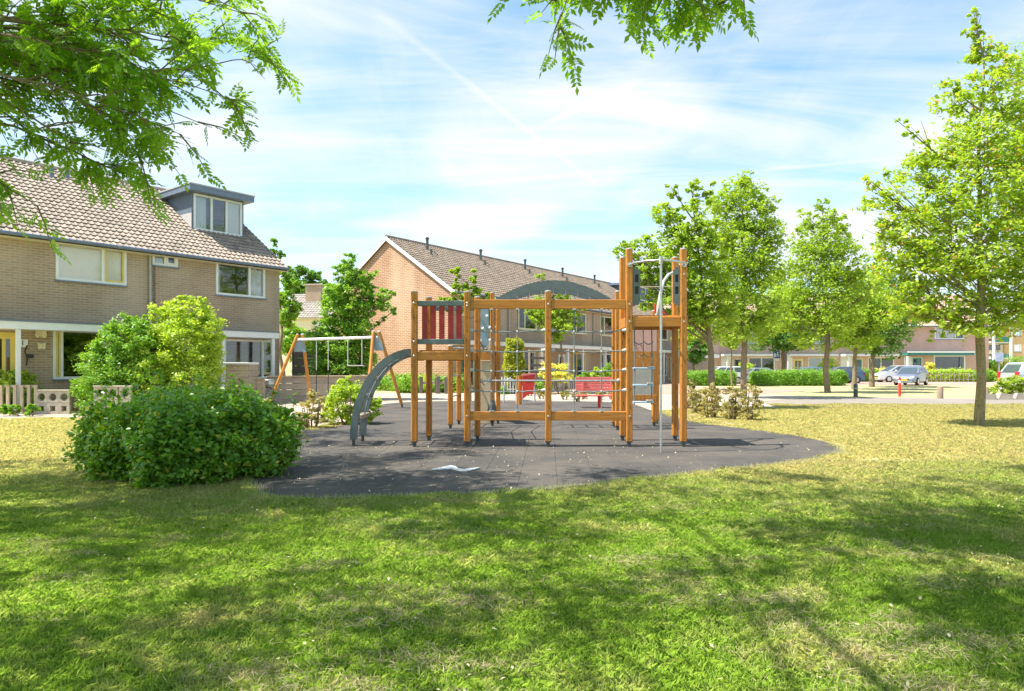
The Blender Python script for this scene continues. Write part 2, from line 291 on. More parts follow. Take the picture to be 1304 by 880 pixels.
# ---------------------------------------------------------------- foliage
def quads_mesh(name, V, mat, nv=4):
    """V: (N*nv,3) vertices, one nv-sided leaf each"""
    n = len(V)//nv; me = bpy.data.meshes.new(name); me.vertices.add(len(V)); me.vertices.foreach_set('co', np.ascontiguousarray(V, dtype=np.float32).ravel())
    me.loops.add(n*nv); me.loops.foreach_set('vertex_index', np.arange(n*nv, dtype=np.int32)); me.polygons.add(n)
    me.polygons.foreach_set('loop_start', np.arange(0, n*nv, nv, dtype=np.int32)); me.polygons.foreach_set('loop_total', np.full(n, nv, dtype=np.int32))
    me.update(calc_edges=True); me.materials.append(mat); return me
def leaves_V(P, size, rs, nrm=None, up=.5, aspect=.55, fold=.25, droop=.0):
    n = len(P); d = rs.normal(size=(n, 3)); d[:, 2] = d[:, 2]*.6-droop; d /= np.linalg.norm(d, axis=1)[:, None]+1e-9
    k = rs.normal(size=(n, 3)); k[:, 2] += up*3
    if nrm is not None: k = k*.7+nrm*1.6
    w = np.cross(d, k); w /= np.linalg.norm(w, axis=1)[:, None]+1e-9; nn = np.cross(w, d)
    s = (size*rs.uniform(.6, 1.3, n))[:, None]; V = np.empty((n, 4, 3))
    V[:, 0] = P-d*s*.5; V[:, 2] = P+d*s*.5; V[:, 1] = P+w*s*aspect*.5+nn*s*fold*.3; V[:, 3] = P-w*s*aspect*.5+nn*s*fold*.3
    return V.reshape(-1, 3)
def blob_points(blobs, n, rs, shell=.5):
    """leaf places in clumps inside spheres (x,y,z,r[,sz])"""
    vol = np.array([b[3]**1.9*(b[4] if len(b) > 4 else 1) for b in blobs]); pk = vol/vol.sum(); out = []; nor = []
    for b, p in zip(blobs, pk):
        m = max(50, int(n*p)); nc = max(4, int(9*(b[3]/.5)**1.6)); c = rs.normal(size=(nc, 3)); c /= np.linalg.norm(c, axis=1)[:, None]
        c *= (rs.uniform(shell, 1.0, nc)**.6)[:, None]*b[3]*.88; sz = b[4] if len(b) > 4 else 1; c[:, 2] *= sz
        i = rs.integers(0, nc, m); cr = b[3]*rs.uniform(.15, .36, nc); q = rs.normal(size=(m, 3))*cr[i][:, None]*np.array([.65, .65, .42])
        pt = c[i]+q; out.append(pt+np.array(b[:3])); nor.append(pt/(np.linalg.norm(pt, axis=1)[:, None]+1e-6))
    return np.concatenate(out), np.concatenate(nor)
def trunk_path(x0, x1, n, rs, wob): 
    a, b = Vector(x0), Vector(x1); L = (b-a).length; return [a.lerp(b, i/n)+(Vector((rs.normal(), rs.normal(), rs.normal()*.3))*wob*L*(0 if i in (0, n) else 1)) for i in range(n+1)]
def tree(label, base, top, r, blobs, n, leaf, mat, seed, group=None, bark=None, depth=.8, fork=.35, up=.5, name='leafy_tree', limbs=True, cat='tree', clear=None, wob=.006):
    """blobs in world coordinates (x,y,z,r); the crown is filled out in depth round the trunk's axis"""
    rs = np.random.default_rng(seed); base = Vector(base); top = Vector(top); t = thing(name, label, cat, base, 0, group); bark = bark or m_bark
    tb = MB(); H = top.z-base.z; tp = trunk_path((0, 0, -.05), top-base, 8, rs, wob); tp[1] = tp[1]*.6+(tp[0]+(tp[2]-tp[0])*.5)*.4
    rr = [r*1.22, r*1.0, r*.9, r*.74, r*.56, r*.40, r*.26, r*.15, r*.05]; tb.tube(tp, rr, 14); tb.v = [tuple(Vector(v)+Vector((v[0], v[1], 0)).normalized()*0+Vector((mnoise.noise((v[0]*9, v[1]*9, v[2]*2.5)), mnoise.noise((v[1]*9, v[0]*9, v[2]*2.5+7)), 0))*r*.22) for v in tb.v]; tb.build('trunk', bark, t, True)
    bl = []
    for b in blobs:
        x, y, z, q = b[:4]; sz = b[4] if len(b) > 4 else 1.0; ax = base.x+(top.x-base.x)*max(0, min(1, (z-base.z)/H)); off = abs(x-ax)
        k = 3 if depth > 0 and q > .38 else 1
        for i in range(k):
            dy = (0 if i == 0 else (1 if i == 1 else -1)*q*rs.uniform(.8, 1.3)*depth); bl.append((x-base.x+(rs.normal()*.12*q if i else 0), y-base.y+dy, z-base.z+(rs.normal()*.25*q if i else 0), q*(1 if i == 0 else rs.uniform(.75, .95)), sz, i == 0))
    side = []
    if limbs:
        lb = MB(); clr = H*fork if clear is None else clear
        for b in bl:
            c = Vector(b[:3]); h = max(clr*.95, min(H*.93, c.z-Vector((c.x, c.y, 0)).length*.75-b[3]*.2)); f = max(0, min(.999, h/H)); i = int(f*8); st = tp[i].lerp(tp[min(i+1, 8)], f*8-i)
            if c.z < clr: continue
            L = (c-st).length; w = [st, st.lerp(c, .3)+Vector((0, 0, -.03*L)), st.lerp(c, .65)+Vector((0, 0, -.02*L)), c]; r0 = min(r*.34, .010+.014*L)*(1 if b[5] else .55)
            lb.tube(w, [r0, r0*.75, r0*.5, r0*.25], 6)
            if b[5]: side += [(*w[2].lerp(c, k), b[3]*.5) for k in (.15, .6)]
            for _ in range(4):
                e = c+Vector((rs.normal(), rs.normal(), rs.normal()*.7+.15))*b[3]*.55; lb.tube([w[2], w[2].lerp(e, .5)+Vector((0, 0, .05*b[3])), e], [r0*.4, r0*.25, r0*.1], 4, False)
        if lb.v: lb.build('limbs', bark, t, True)
    P, N_ = blob_points(bl+side, n, rs); V = leaves_V(P, leaf, rs, N_*.5, up); o = link('crown', quads_mesh('crown', V, mat), t); return t
def shrub(label, c, blobs, n, leaf, mat, seed, group=None, name='bush', stems=5, up=.3, cat='bush', shell=.45):
    rs = np.random.default_rng(seed); t = thing(name, label, cat, c, 0, group); c = Vector(c)
    P, N_ = blob_points(blobs, n, rs, shell); P[:, 2] = np.abs(P[:, 2]-.01)+.01
    link('foliage', quads_mesh('foliage', leaves_V(P, leaf, rs, N_, up), mat), t)
    s = MB()
    for i in range(stems):
        b = blobs[i % len(blobs)]; a = rs.uniform(0, 2*pi); s.tube([(b[0]*.3+.06*cos(a), b[1]*.3+.06*sin(a), -.03), (b[0]*.6+.1*cos(a), b[1]*.6+.1*sin(a), b[2]*.5), (b[0]+b[3]*.4*cos(a), b[1]+b[3]*.4*sin(a), b[2]+b[3]*.4)], [.025, .018, .006], 5)
    s.build('stem', m_twig, t); return t
def sbox_points(a, b, h, n, rs, e=4, z0=0.02, jit=.05, lump=.09):
    """points on a rounded box surface (half sizes a,b, height h)"""
    q = rs.normal(size=(n, 3)); q /= (np.sum(np.abs(q)**e, axis=1)**(1/e))[:, None]; nr = np.sign(q)*np.abs(q)**(e-1)/np.array([a, b, h*.5]); nr /= np.linalg.norm(nr, axis=1)[:, None]
    P = q*np.array([a, b, h/2]); P[:, 2] += h/2; l = np.array([mnoise.noise(Vector(p)*1.7)+.6*mnoise.noise(Vector(p)*4.3) for p in P]); P += nr*(l*lump*1.6+rs.normal(size=n)*jit-.5*jit)[:, None]; P[:, 2] = np.maximum(P[:, 2], z0+rs.uniform(0, .05, n)); return P, nr
def core(a, b, h, e=4, s=.86, nu=20, nv=10):
    mb = MB(); vs = []; fs = []
    sg = lambda x, p: math.copysign(abs(x)**p, x)
    for i in range(nv+1):
        ph = -pi/2+pi*i/nv
        for j in range(nu):
            th = 2*pi*j/nu; vs.append((a*s*sg(cos(ph), 2/e)*sg(cos(th), 2/e), b*s*sg(cos(ph), 2/e)*sg(sin(th), 2/e), h/2+h/2*s*sg(sin(ph), 2/e)))
    for i in range(nv):
        for j in range(nu): fs.append((i*nu+j, i*nu+(j+1) % nu, (i+1)*nu+(j+1) % nu, (i+1)*nu+j))
    return mb.add(vs, fs)
def hedge(label, c, rz, a, b, h, n, leaf, mat, seed, e=5, jit=.05, lump=.09, name='hedge', up=.25, cat='hedge', group=None, shoots=0):
    rs = np.random.default_rng(seed); t = thing(name, label, cat, c, rz, group); P, N_ = sbox_points(a, b, h, n, rs, e, jit=jit, lump=lump)
    if shoots:
        S0, SN = sbox_points(a, b, h, shoots, rs, e, jit=.02, lump=lump); m = rs.integers(14, 34, shoots); L = rs.uniform(.06, .20, shoots); D = SN*.8+np.array([0, 0, .55])+rs.normal(size=(shoots, 3))*.25
        Q = np.concatenate([S0[i]+D[i]*L[i]*rs.random((m[i], 1))*1.6+rs.normal(size=(m[i], 3))*.03 for i in range(shoots)]); P = np.concatenate([P, Q]); N_ = np.concatenate([N_, np.repeat(SN, m, 0)]); P[:, 2] = np.maximum(P[:, 2], .02)
    link('foliage', quads_mesh('foliage', leaves_V(P, leaf, rs, N_, up), mat), t); core(a, b, h, e, .84).build('inner_core', mat, t, True); return t  # solid leaf-coloured core added so the hedge is dark inside
# ---------------------------------------------------------------- ground, lawn, paths
def inpoly(x, y, P):
    c = False; j = len(P)-1
    for i in range(len(P)):
        if (P[i][1] > y) != (P[j][1] > y) and x < (P[j][0]-P[i][0])*(y-P[i][1])/(P[j][1]-P[i][1])+P[i][0]: c = not c
        j = i
    return c
def spline(P, k=4):
    out = []; n = len(P)
    for i in range(n):
        a, b, c, d = (Vector(P[(i+o) % n][:2]) for o in (-1, 0, 1, 2))
        for s in range(k): t = s/k; out.append(.5*((2*b)+(c-a)*t+(2*a-5*b+4*c-d)*t*t+(3*b-a-3*c+d)*t**3))
    return out
sheet('ground', [(-260, -120), (340, -120), (340, 420), (-260, 420)], 0, m_lawn)
RUB = spline([G(*p) for p in ((300, 598), (322, 625), (352, 638), (430, 637), (520, 635), (640, 630), (740, 621), (850, 609), (950, 598), (1030, 589), (1073, 577), (1055, 565), (1000, 554), (940, 546), (890, 540), (858, 532), (825, 522), (790, 513), (680, 511.5), (560, 511.5), (490, 515), (472, 527), (430, 544), (378, 549), (320, 556), (262, 575))], 3)
PLAZA = [(-36, 19.6), (-14, 19.6), (-10.5, 20.2), (-8.2, 17.2), (-5.2, 16.2), (-3.6, 20.5), (2.6, 23.0), (4.2, 21.8), (7.2, 25.2), (9.8, 24.6), (10.6, 29.5), (15, 33.5), (14, 38), (-1, 38), (-3.2, 40), (-9, 38.5), (-12.5, 24.2), (-15.5, 22.0), (-36, 22.3)]
sheet('paving', PLAZA, .004, m_paving)
sheet('path', [(9.6, 24.8), (21, 22.6), (60, 18.5), (60, 30), (23, 31.5), (15, 33.6), (10.8, 29.6)], .008, m_asphalt)
sheet('road', [(-1, 37.9), (14, 37.9), (19, 43), (12.5, 52), (21.5, 55.5), (41, 56.5), (23.5, 33.6), (23.2, 31.4), (60, 29.9), (110, 26), (120, 68), (14, 68), (6, 60)], .012, m_clinker)
sheet('verge', [(3.2, 21.5), (8, 26), (9.6, 24.8), (7, 21), (5.5, 17.3), (3.9, 18.2)], .014, m_sand)
RB = tag(sheet('rubber_surface', RUB, .006, m_rubber), kind='structure')
def clip(poly, P):
    """pieces of a tile that lie on the surface: plain test of its corners plus a cut along the outline"""
    ins = [inpoly(x, y, P) for x, y in poly]
    if all(ins): return poly, True
    if not any(ins): return None, False
    out = []
    for i in range(4):
        a, b = poly[i], poly[(i+1) % 4]
        if ins[i]: out.append(a)
        if ins[i] != ins[(i+1) % 4]:
            lo, hi = (a, b) if ins[i] else (b, a)
            for _ in range(9):
                m = ((lo[0]+hi[0])/2, (lo[1]+hi[1])/2)
                if inpoly(m[0], m[1], P): lo = m
                else: hi = m
            out.append(lo)
    return (out if len(out) > 2 else None), False
def rubber_tiles():
    S = .5; g = .001; h = .018; cell = []
    ta = radians(-3); 
    for i in range(-30, 30):
        for j in range(-6, 60):
            q = []
            for (u, v) in ((g, g), (S-g, g), (S-g, S-g), (g, S-g)):
                a, b = i*S+u, j*S+v+(S*.5 if i % 2 else 0); q.append((a*cos(ta)-b*sin(ta), 7.2+a*sin(ta)+b*cos(ta)))
            p, full = clip(q, RUB)
            if p: cell.append((sum(x[1] for x in p)/len(p), p, full, q[0]))
    cell.sort(key=lambda c: c[0]); b = .0035
    fm = MB(); L = S-2*g; fm.add([(0, 0, 0), (L, 0, 0), (L, L, 0), (0, L, 0), (0, 0, h-b), (L, 0, h-b), (L, L, h-b), (0, L, h-b), (b, b, h), (L-b, b, h), (L-b, L-b, h), (b, L-b, h)],
        [(0, 1, 5, 4), (1, 2, 6, 5), (2, 3, 7, 6), (3, 0, 4, 7), (4, 5, 9, 8), (5, 6, 10, 9), (6, 7, 11, 10), (7, 4, 8, 11), (8, 9, 10, 11)])
    me = fm.mesh('tile', m_rubtile); rest = MB(); 
    for k, (yy, p, full, o) in enumerate(cell):
        dz = random.uniform(0, .002)
        if k < 295:
            if full: t = link('tile', me, RB); t.location = (o[0], o[1], .0065+dz); t.rotation_euler = (random.uniform(-.002, .002), random.uniform(-.002, .002), ta)
            else: t = MB().prism(p, 'z', .0065, .0065+h+dz).build('tile', m_rubtile, RB)
        else: rest.prism(p, 'z', .0065, .0065+h+dz)
    tag(rest.build('far_tiles', m_rubtile, RB), kind='stuff')
rubber_tiles()
# the white bird painted on the rubber
def bird():
    P = [(548, 598.2), (556, 596.2), (566, 594.2), (574, 592.6), (580, 593.4), (583, 596.2), (590, 597.4), (602, 596), (612, 595.2), (604, 598), (594, 600.2), (584, 600), (576, 597.6), (566, 597.6), (556, 598.4)]
    p = [G(a, b, .032)[:2] for a, b in P]; mb = MB(); mb.prism([(x-G(580, 597).x, y-G(580, 597).y) for x, y in p], 'z', .0, .006)
    o = mb.build('bird_marking', mk("worn_white_marking", (.34, .38, .40), .8, .4, 12)); o.location = (G(580, 597).x, G(580, 597).y, .030)
    tag(o, 'white bird-shaped marking with spread wings lying on the grey rubber surface', 'marking')
bird()
def litter():
    rs = np.random.default_rng(3); P = []
    while len(P) < 420:
        x, y = rs.uniform(-6, 6), rs.uniform(7.7, 14)
        if inpoly(x, y, RUB): P.append((x, y, .036))
    for _ in range(260): y = 3+9*rs.random(); P.append((rs.uniform(-.75, .75)*y, y, .05))
    V = leaves_V(np.array(P), .03, rs, None, 3, .6); tag(link('fallen_leaves', quads_mesh('fallen_leaves', V, mk("pale_petals", (.55, .50, .30), .8, .3, bmp=0))), kind='stuff')
litter()
# ---------------------------------------------------------------- grass
NOGRASS = [RUB, PLAZA]
HEDGE_C = (-4.62, 9.95)
def grass():
    rs = np.random.default_rng(11); tc = bpy.data.collections.new('grass_tufts')
    for k in range(5):
        n = 330; S = .32; P = np.column_stack([rs.uniform(-S/2, S/2, n), rs.uniform(-S/2, S/2, n), np.zeros(n)])
        hgt = rs.uniform(.016, .046, n)*(1.25 if k > 2 else 1); a = rs.uniform(0, 2*pi, n); le = np.abs(rs.normal(.6, .45, n)); w = rs.uniform(.0016, .0034, n)
        d = np.column_stack([np.cos(a), np.sin(a), np.zeros(n)]); s = np.column_stack([-np.sin(a), np.cos(a), np.zeros(n)]); up = np.array([0, 0, 1.])
        V = np.empty((n, 5, 3)); c1 = P+up*hgt[:, None]*.6+d*(hgt*le*.35)[:, None]; tip = P+up*(hgt*(1-.22*np.minimum(le, 2)))[:, None]+d*(hgt*le*.95)[:, None]
        V[:, 0] = P-s*w[:, None]; V[:, 1] = P+s*w[:, None]; V[:, 2] = c1+s*w[:, None]*.8; V[:, 3] = tip; V[:, 4] = c1-s*w[:, None]*.8
        o = bpy.data.objects.new('tuft', quads_mesh('tuft', V.reshape(-1, 3), m_blade, 5)); tc.objects.link(o)
    P = []
    def add(y0, y1, st, sc):
        y = y0
        while y < y1:
            hw = y*.80+.6; x = -hw
            while x < hw:
                px, py = x+rs.uniform(-.5, .5)*st, y+rs.uniform(-.5, .5)*st
                if not any(inpoly(px, py, Q) for Q in NOGRASS): P.append((px, py, 0, sc*rs.uniform(.8, 1.2)*(1+.25*mnoise.noise((px*1.3, py*1.3, 9)))))
                x += st
            y += st
    add(2.2, 6.0, .15, 1.0); add(6.0, 10.5, .19, 1.1); add(10.5, 17, .30, 1.25); add(17, 27, .33, 1.3)
    P = np.array(P); me = bpy.data.meshes.new('grass'); me.from_pydata([tuple(p[:3]) for p in P], [], []); at = me.attributes.new('scl', 'FLOAT', 'POINT'); at.data.foreach_set('value', P[:, 3].astype(np.float32))
    me.materials.append(m_blade); o = tag(link('grass', me), kind='stuff')
    ng = bpy.data.node_groups.new('grass_scatter', 'GeometryNodeTree'); ng.interface.new_socket('Geometry', in_out='INPUT', socket_type='NodeSocketGeometry'); ng.interface.new_socket('Geometry', in_out='OUTPUT', socket_type='NodeSocketGeometry')
    N = ng.nodes; L = ng.links; gi = N.new('NodeGroupInput'); go = N.new('NodeGroupOutput'); mp = N.new('GeometryNodeMeshToPoints'); ip = N.new('GeometryNodeInstanceOnPoints'); ci = N.new('GeometryNodeCollectionInfo')
    ci.inputs['Collection'].default_value = tc; ci.inputs['Separate Children'].default_value = True; ci.inputs['Reset Children'].default_value = True
    rv = N.new('FunctionNodeRandomValue'); rv.data_type = 'FLOAT_VECTOR'; rv.inputs[0].default_value = (-.04, -.04, 0); rv.inputs[1].default_value = (.04, .04, 6.283)
    na = N.new('GeometryNodeInputNamedAttribute'); na.data_type = 'FLOAT'; na.inputs[0].default_value = 'scl'
    L.new(gi.outputs[0], mp.inputs[0]); L.new(mp.outputs[0], ip.inputs['Points']); L.new(ci.outputs[0], ip.inputs['Instance']); ip.inputs['Pick Instance'].default_value = True
    L.new(rv.outputs[0], ip.inputs['Rotation']); L.new(na.outputs[0], ip.inputs['Scale']); L.new(ip.outputs[0], go.inputs[0])
    md = o.modifiers.new('scatter', 'NODES'); md.node_group = ng
    # dry mowing clippings in loose windrows, and a fringe of longer grass over the rubber's edge
    V = []; 
    for k in range(1100):
        y = 2.6+9.5*rs.random()**1.5; x = rs.uniform(-.85, .85)*y*.85
        if inpoly(x, y, RUB) or mnoise.noise((x*.7, y*1.5, 1)) < -.02: continue
        n = int(rs.uniform(30, 140)); rx, ry = rs.uniform(.06, .26), rs.uniform(.03, .08); p = np.column_stack([x+rs.normal(size=n)*rx, y+rs.normal(size=n)*ry, .022+np.abs(rs.normal(size=n))*.014])
        V.append(leaves_V(p, .06, rs, None, .3, .055, 0))
    tag(link('grass_clippings', quads_mesh('grass_clippings', np.concatenate(V), m_straw)), kind='stuff')
    V = []
    for i in range(len(RUB)):
        a, b = RUB[i], RUB[(i+1) % len(RUB)]
        if max(a.y, b.y) > 13.5: continue
        n = int((b-a).length*420); q = rs.random(n)[:, None]; p = np.array([a[:]])*(1-q)+np.array([b[:]])*q+rs.normal(size=(n, 2))*.06; z = rs.uniform(.03, .085, n)
        w = .0028; an = rs.uniform(0, 2*pi, n); s = np.column_stack([np.cos(an), np.sin(an), an*0])*w; B = np.column_stack([p, z*0]); T = B+np.column_stack([rs.normal(size=n)*.02, rs.normal(size=n)*.02, z])
        v = np.empty((n, 4, 3)); v[:, 0] = B-s; v[:, 1] = B+s; v[:, 2] = T+s*.15; v[:, 3] = T-s*.15; V.append(v.reshape(-1, 3))
    tag(link('edge_grass', quads_mesh('edge_grass', np.concatenate(V), m_blade)), kind='stuff')
grass()
# ---------------------------------------------------------------- climbing frame
O = Vector((.67, 12.6, 0))
PG = thing('climbing_frame', 'large wooden climbing frame with rope nets and two towers on the rubber surface', 'playground', O)
def pm(): m = MB(); m.m = Matrix.Translation(-O); return m
_pm = {}
def post(x, y, h, w=.118, z0=.13, mat=None, base=None, parent=None, lean=None):
    base = base if base is not None else O; parent = parent or PG
    key = (round(h, 2), w)
    if key not in _pm:
        r = w/2; c = r*.28; g = r*.07; gd = r*.10
        pr = []
        for q in range(4):
            for (a, b) in ((r, -r+c), (r, -g), (r-gd, 0), (r, g), (r, r-c)): pr.append((a*cos(q*pi/2)-b*sin(q*pi/2), a*sin(q*pi/2)+b*cos(q*pi/2)))
        A = MB().prism(pr, 'z', z0, h-.028).mesh('post', m_wood)
        cp = MB(); n = 12
        cp.tube([(0, 0, h-.03), (0, 0, h-.010), (0, 0, h)], [r*1.06, r*1.02, r*.55], 12); C_ = cp.mesh('cap', m_gcap, True, 50)
        f = MB(); f.box(-r*.55, r*.55, -r*.55, r*.55, -.05, z0+.02, .006); f.box(-r*.95, r*.95, -r*.95, r*.95, z0-.022, z0+.001); Fm = f.mesh('foot', m_foot); _pm[key] = (A, C_, Fm)
    A, C_, Fm = _pm[key]; p = link('post', A, parent); p.location = Vector((x, y, 0))-base; link('cap', C_, p); link('foot', Fm, p); return p
def beam(x0, x1, y0, y1, z0, z1, name='beam', mat=None, b=.008): return pm().box(x0, x1, y0, y1, z0, z1, b).build(name, mat or (m_woodx if x1-x0 > y1-y0 else m_wood), PG)
F1, F2, B1, B2 = 12.6, 13.65, 16.15, 17.15
for x, y, h in ((-1.80, F1, 2.90), (-.826, F1, 2.90), (.667, F1, 2.91), (2.16, F1, 3.69), (3.16, F1, 3.69), (-1.66, F2, 2.90), (-.69, F2, 2.91), (2.21, F2, 3.70), (3.26, F2, 3.70),
                (-.49, 17.0, 3.36), (-.36, 17.6, 3.0), (2.46, 15.9, 3.27), (2.53, 16.9, 3.1), (3.52, 16.9, 2.9), (3.75, 17.7, 3.0), (-1.47, 16.3, 2.02), (-1.36, 17.5, 2.0)): post(x, y, h)
hw = .06
# left tower: deck, frame, red slat guard
beam(-1.80+hw, -.826-hw, F1-.045, F1+.045, 1.62, 1.78); beam(-1.66+hw, -.69-hw, F2-.045, F2+.045, 1.62, 1.78)
beam(-1.845, -1.755, F1+hw, F2-hw, 1.62, 1.78); beam(-.80, -.715, F1+hw, F2-hw, 1.62, 1.78)
for i in range(7): beam(-1.72+i*.128, -1.60+i*.128, F1+.05, F2-.05, 1.783, 1.81, 'plank', m_wood_in, .004)
beam(-1.80+hw, -.826-hw, F1-.035, F1+.035, 2.62, 2.715, 'rail', m_grey); beam(-1.80+hw, -.826-hw, F1-.035, F1+.035, 1.915, 2.01, 'rail', m_grey)
for (a, b) in ((537.5, 544.5), (548, 555.2), (559.2, 566.2), (570.6, 577.6), (581, 588)): beam((a-CX)/F*F1, (b-CX)/F*F1, F1-.018, F1+.018, 1.99, 2.64, 'slat', m_red, .005)
beam(-1.69+hw, -.69-hw, F2-.03, F2+.03, 2.62, 2.71, 'rail', m_grey)
# net spans
for x0, x1 in ((-.826, .667), (.667, 2.16)):
    beam(x0+hw, x1-hw, F1-.045, F1+.045, 2.565, 2.735); beam(x0+hw, x1-hw, F1-.045, F1+.045, .51, .675)
    for z in (2.17, 1.80, 1.44, 1.065):
        pts = [(x0+hw+(x1-x0-2*hw)*i/14, F1+.012*sin(i*1.7), z-.028*sin(pi*i/14)+.008*sin(i*2.9+z*7)) for i in range(15)]
        r = pm().tube(pts, .0125, 7).build('rope', m_rope, PG, True)
        for i, s in ((0, 1), (14, -1)):
            e = pm(); e.tube([(x0+hw-.005 if s > 0 else x1-hw+.005, F1, z), ((x0+hw if s > 0 else x1-hw)+s*.035, F1, z), ((x0+hw if s > 0 else x1-hw)+s*.07, F1, z)], [.042, .036, .016], 10); e.build('end_clamp', m_gcap, r, True)
            k = e = None
    for fr in ((.30, .62) if x0 < 0 else (.32, .66)):
        x = x0+(x1-x0)*fr; v = pm().tube([(x+.006*sin(i*2), F1, 2.565-(2.565-.675)*i/12) for i in range(13)], .012, 7).build('rope', m_rope, PG, True)
        for z in (2.145, 1.775, 1.415, 1.04): pm().ball((x, F1-.004, z), .022, 8, 5, 1.3).build('rope_clamp', m_gcap, v, True)
        for z in (2.56, .685): pm().tube([(x, F1, z-.012), (x, F1, z+.012)], .05, 10).build('anchor', m_steel, v, True)
pm().tube([(-.69+hw, F2, 1.22), (2.21-hw, F2, 1.22)], .019, 10).build('balance_bar', m_steel, PG, True)
for x in (-.62, 2.13): pm().ball((x, F2, 1.22), .045, 10, 6).build('end_clamp', m_gcap, PG, True)
for x0, x1, z in ((-.69, -.49, 2.1), (-.69, -.49, 1.3)): pm().tube([(x0, F2+.05, z), (x0+.07, (F2+17)/2, z-.22), (x1, 16.95, z)], .012, 6).build('rope', m_rope, PG, True)
# tall tower
beam(2.16+hw, 3.16-hw, F1-.045, F1+.045, 2.235, 2.425); beam(2.21+hw, 3.26-hw, F2-.045, F2+.045, 2.235, 2.425); beam(2.13, 2.215, F1+hw, F2-hw, 2.235, 2.425); beam(3.18, 3.265, F1+hw, F2-hw, 2.235, 2.425)
for i in range(7): beam(2.225+i*.132, 2.35+i*.132, F1+.05, F2-.05, 2.427, 2.455, 'plank', m_wood_in, .004)
def handle_panel(x0, x1, z0, z1, y, cutl):
    """plate with two hand holes"""
    m = pm(); w = x1-x0; a, b = x0+w*.30, x1-w*.22
    zs = [z0, z0+.22, z0+.36, z0+.44, z0+.58, z1]
    m.box(x0, a, y-.012, y+.012, z0+(.05 if not cutl else 0), z1-(.0 if cutl else .08)); m.box(b, x1, y-.012, y+.012, z0+(.08 if cutl else 0), z1-(.06 if cutl else 0))
    for p, q in ((z0+.02, zs[1]), (zs[2], zs[3]), (zs[4], z1-.03)): m.box(a, b, y-.012, y+.012, p, q)
    H_ = m.build('handle_panel', m_grey, PG); pm().box(a+.001, b-.001, y+.008, y+.0115, z0+.03, z1-.04).build('hole_dark_plate', m_plastic, H_); return H_  # black plate added behind the openings to paint their shade
handle_panel(2.225, 2.365, 2.62, 3.34, F1, True); handle_panel(2.97, 3.10, 2.62, 3.37, F1, False)
handle_panel(2.28, 2.40, 2.62, 3.34, F2, True)
pole = pm(); pole.tube([(2.57, 11.78, -.05), (2.57, 11.78, 3.33)], .021, 12); PL = pole.build('fire_pole', m_steel, PG, True)
pm().tube([(2.16, F1-.05, 3.37), (2.20, 12.2, 3.36), (2.35, 11.9, 3.345), (2.57, 11.78, 3.34), (2.8, 11.9, 3.345), (3.08, 12.2, 3.36), (3.16, F1-.05, 3.37)], .021, 10).build('pole_bracket', m_steel, PG, True)
pm().tube([(2.57, 11.78, 3.27), (2.57, 11.78, 3.40)], .034, 10).build('pole_cap', m_gcap, PL, True)
for x in (2.16, 3.16): pm().tube([(x, F1-.085, 3.37), (x, F1-.05, 3.37)], .045, 10).build('flange', m_steel, PG, True)
pm().tube([(2.72, 12.75, 2.30), (2.74, 12.8, 2.62), (2.82, 12.95, 2.90), (2.92, 13.15, 3.14), (3.05, 13.35, 3.29), (3.22, 13.6, 3.38)], .030, 10).build('grab_bar', m_gcap, PG, True)
pm().tube([(2.25, 13.65, 3.1), (3.2, 13.65, 3.1)], .009, 6).build('cross_bar', m_steel, PG, True)
# steps and hanging net inside the tall tower
for z, sx in ((1.475, 2.72), (1.155, 2.70), (.83, 2.69)):
    s = pm().box(2.30, sx, 12.95, 13.10, z-.022, z+.012, .006).build('step', m_stepblue, PG); pm().box(sx-.14, sx-.02, 12.93, 12.97, z+.005, z+.045, .01).build('step_clamp', m_steel, s)
for x in (2.66, 2.33): pm().tube([(x, 13.02, .78), (x+.01, 13.0, 1.5), (x, 13.0, 2.25)], .012, 7).build('rope', m_rope, PG, True)
pm().tube([(2.50, 13.0, 1.5), (2.50, 13.0, 2.25)], .009, 6).build('rope', m_rope, PG, True)
for z in (1.98, 1.74): pm().tube([(2.33+.36*i/10, 13.0, z-.055*sin(pi*((i*.5) % 2.5)/2.5)) for i in range(11)], .011, 6).build('rope', m_rope, PG, True)
for x, zs in ((-1.80, (1.70, 2.67, 1.96)), (-.826, (1.70, 2.67, 2.62, .59)), (.667, (2.65, .59)), (2.16, (2.65, .59, 2.33)), (3.16, (2.33, 3.2))):
    for z in zs: pm().tube([(x, F1-.062, z), (x, F1-.066, z), (x, F1-.070, z)], [.017, .017, .011], 8).build('bolt', m_steel, PG)
# rear right tower with playhouse panels
def backpanel(x0, x1, z0, z1, mat, name='panel', y=16.15): return pm().box(x0, x1, y-.02, y+.02, z0, z1, .006).build(name, mat, PG)
bp = backpanel(2.62, 3.42, 1.86, 2.42, m_pink)
for k in ((2.93, 2.0), (3.05, 2.0), (2.93, 1.94)): pm().tube([(k[0], 16.12, k[1]), (k[0], 16.135, k[1])], .014, 8).build('bolt', m_foot, bp)
backpanel(2.62, 3.42, 1.44, 1.855, m_wood, 'board'); g2 = backpanel(2.62, 3.34, .84, 1.435, m_greybeige); backpanel(2.62, 3.46, .67, .835, m_wood, 'board')
backpanel(3.44, 3.62, 1.90, 2.44, m_brightred, y=17.2); backpanel(3.27, 3.45, 2.62, 2.74, m_white, y=15.6)
mb = pm(); mb.prism([(3.2+.05, 2.74), (3.2+.33, 2.70), (3.2+.05, 2.95)], 'y', 15.56, 15.60); mb.build('gable_panel', m_brightred, PG)
backpanel(3.36, 3.45, 1.55, 1.72, m_pink, 'toggle', 16.4)
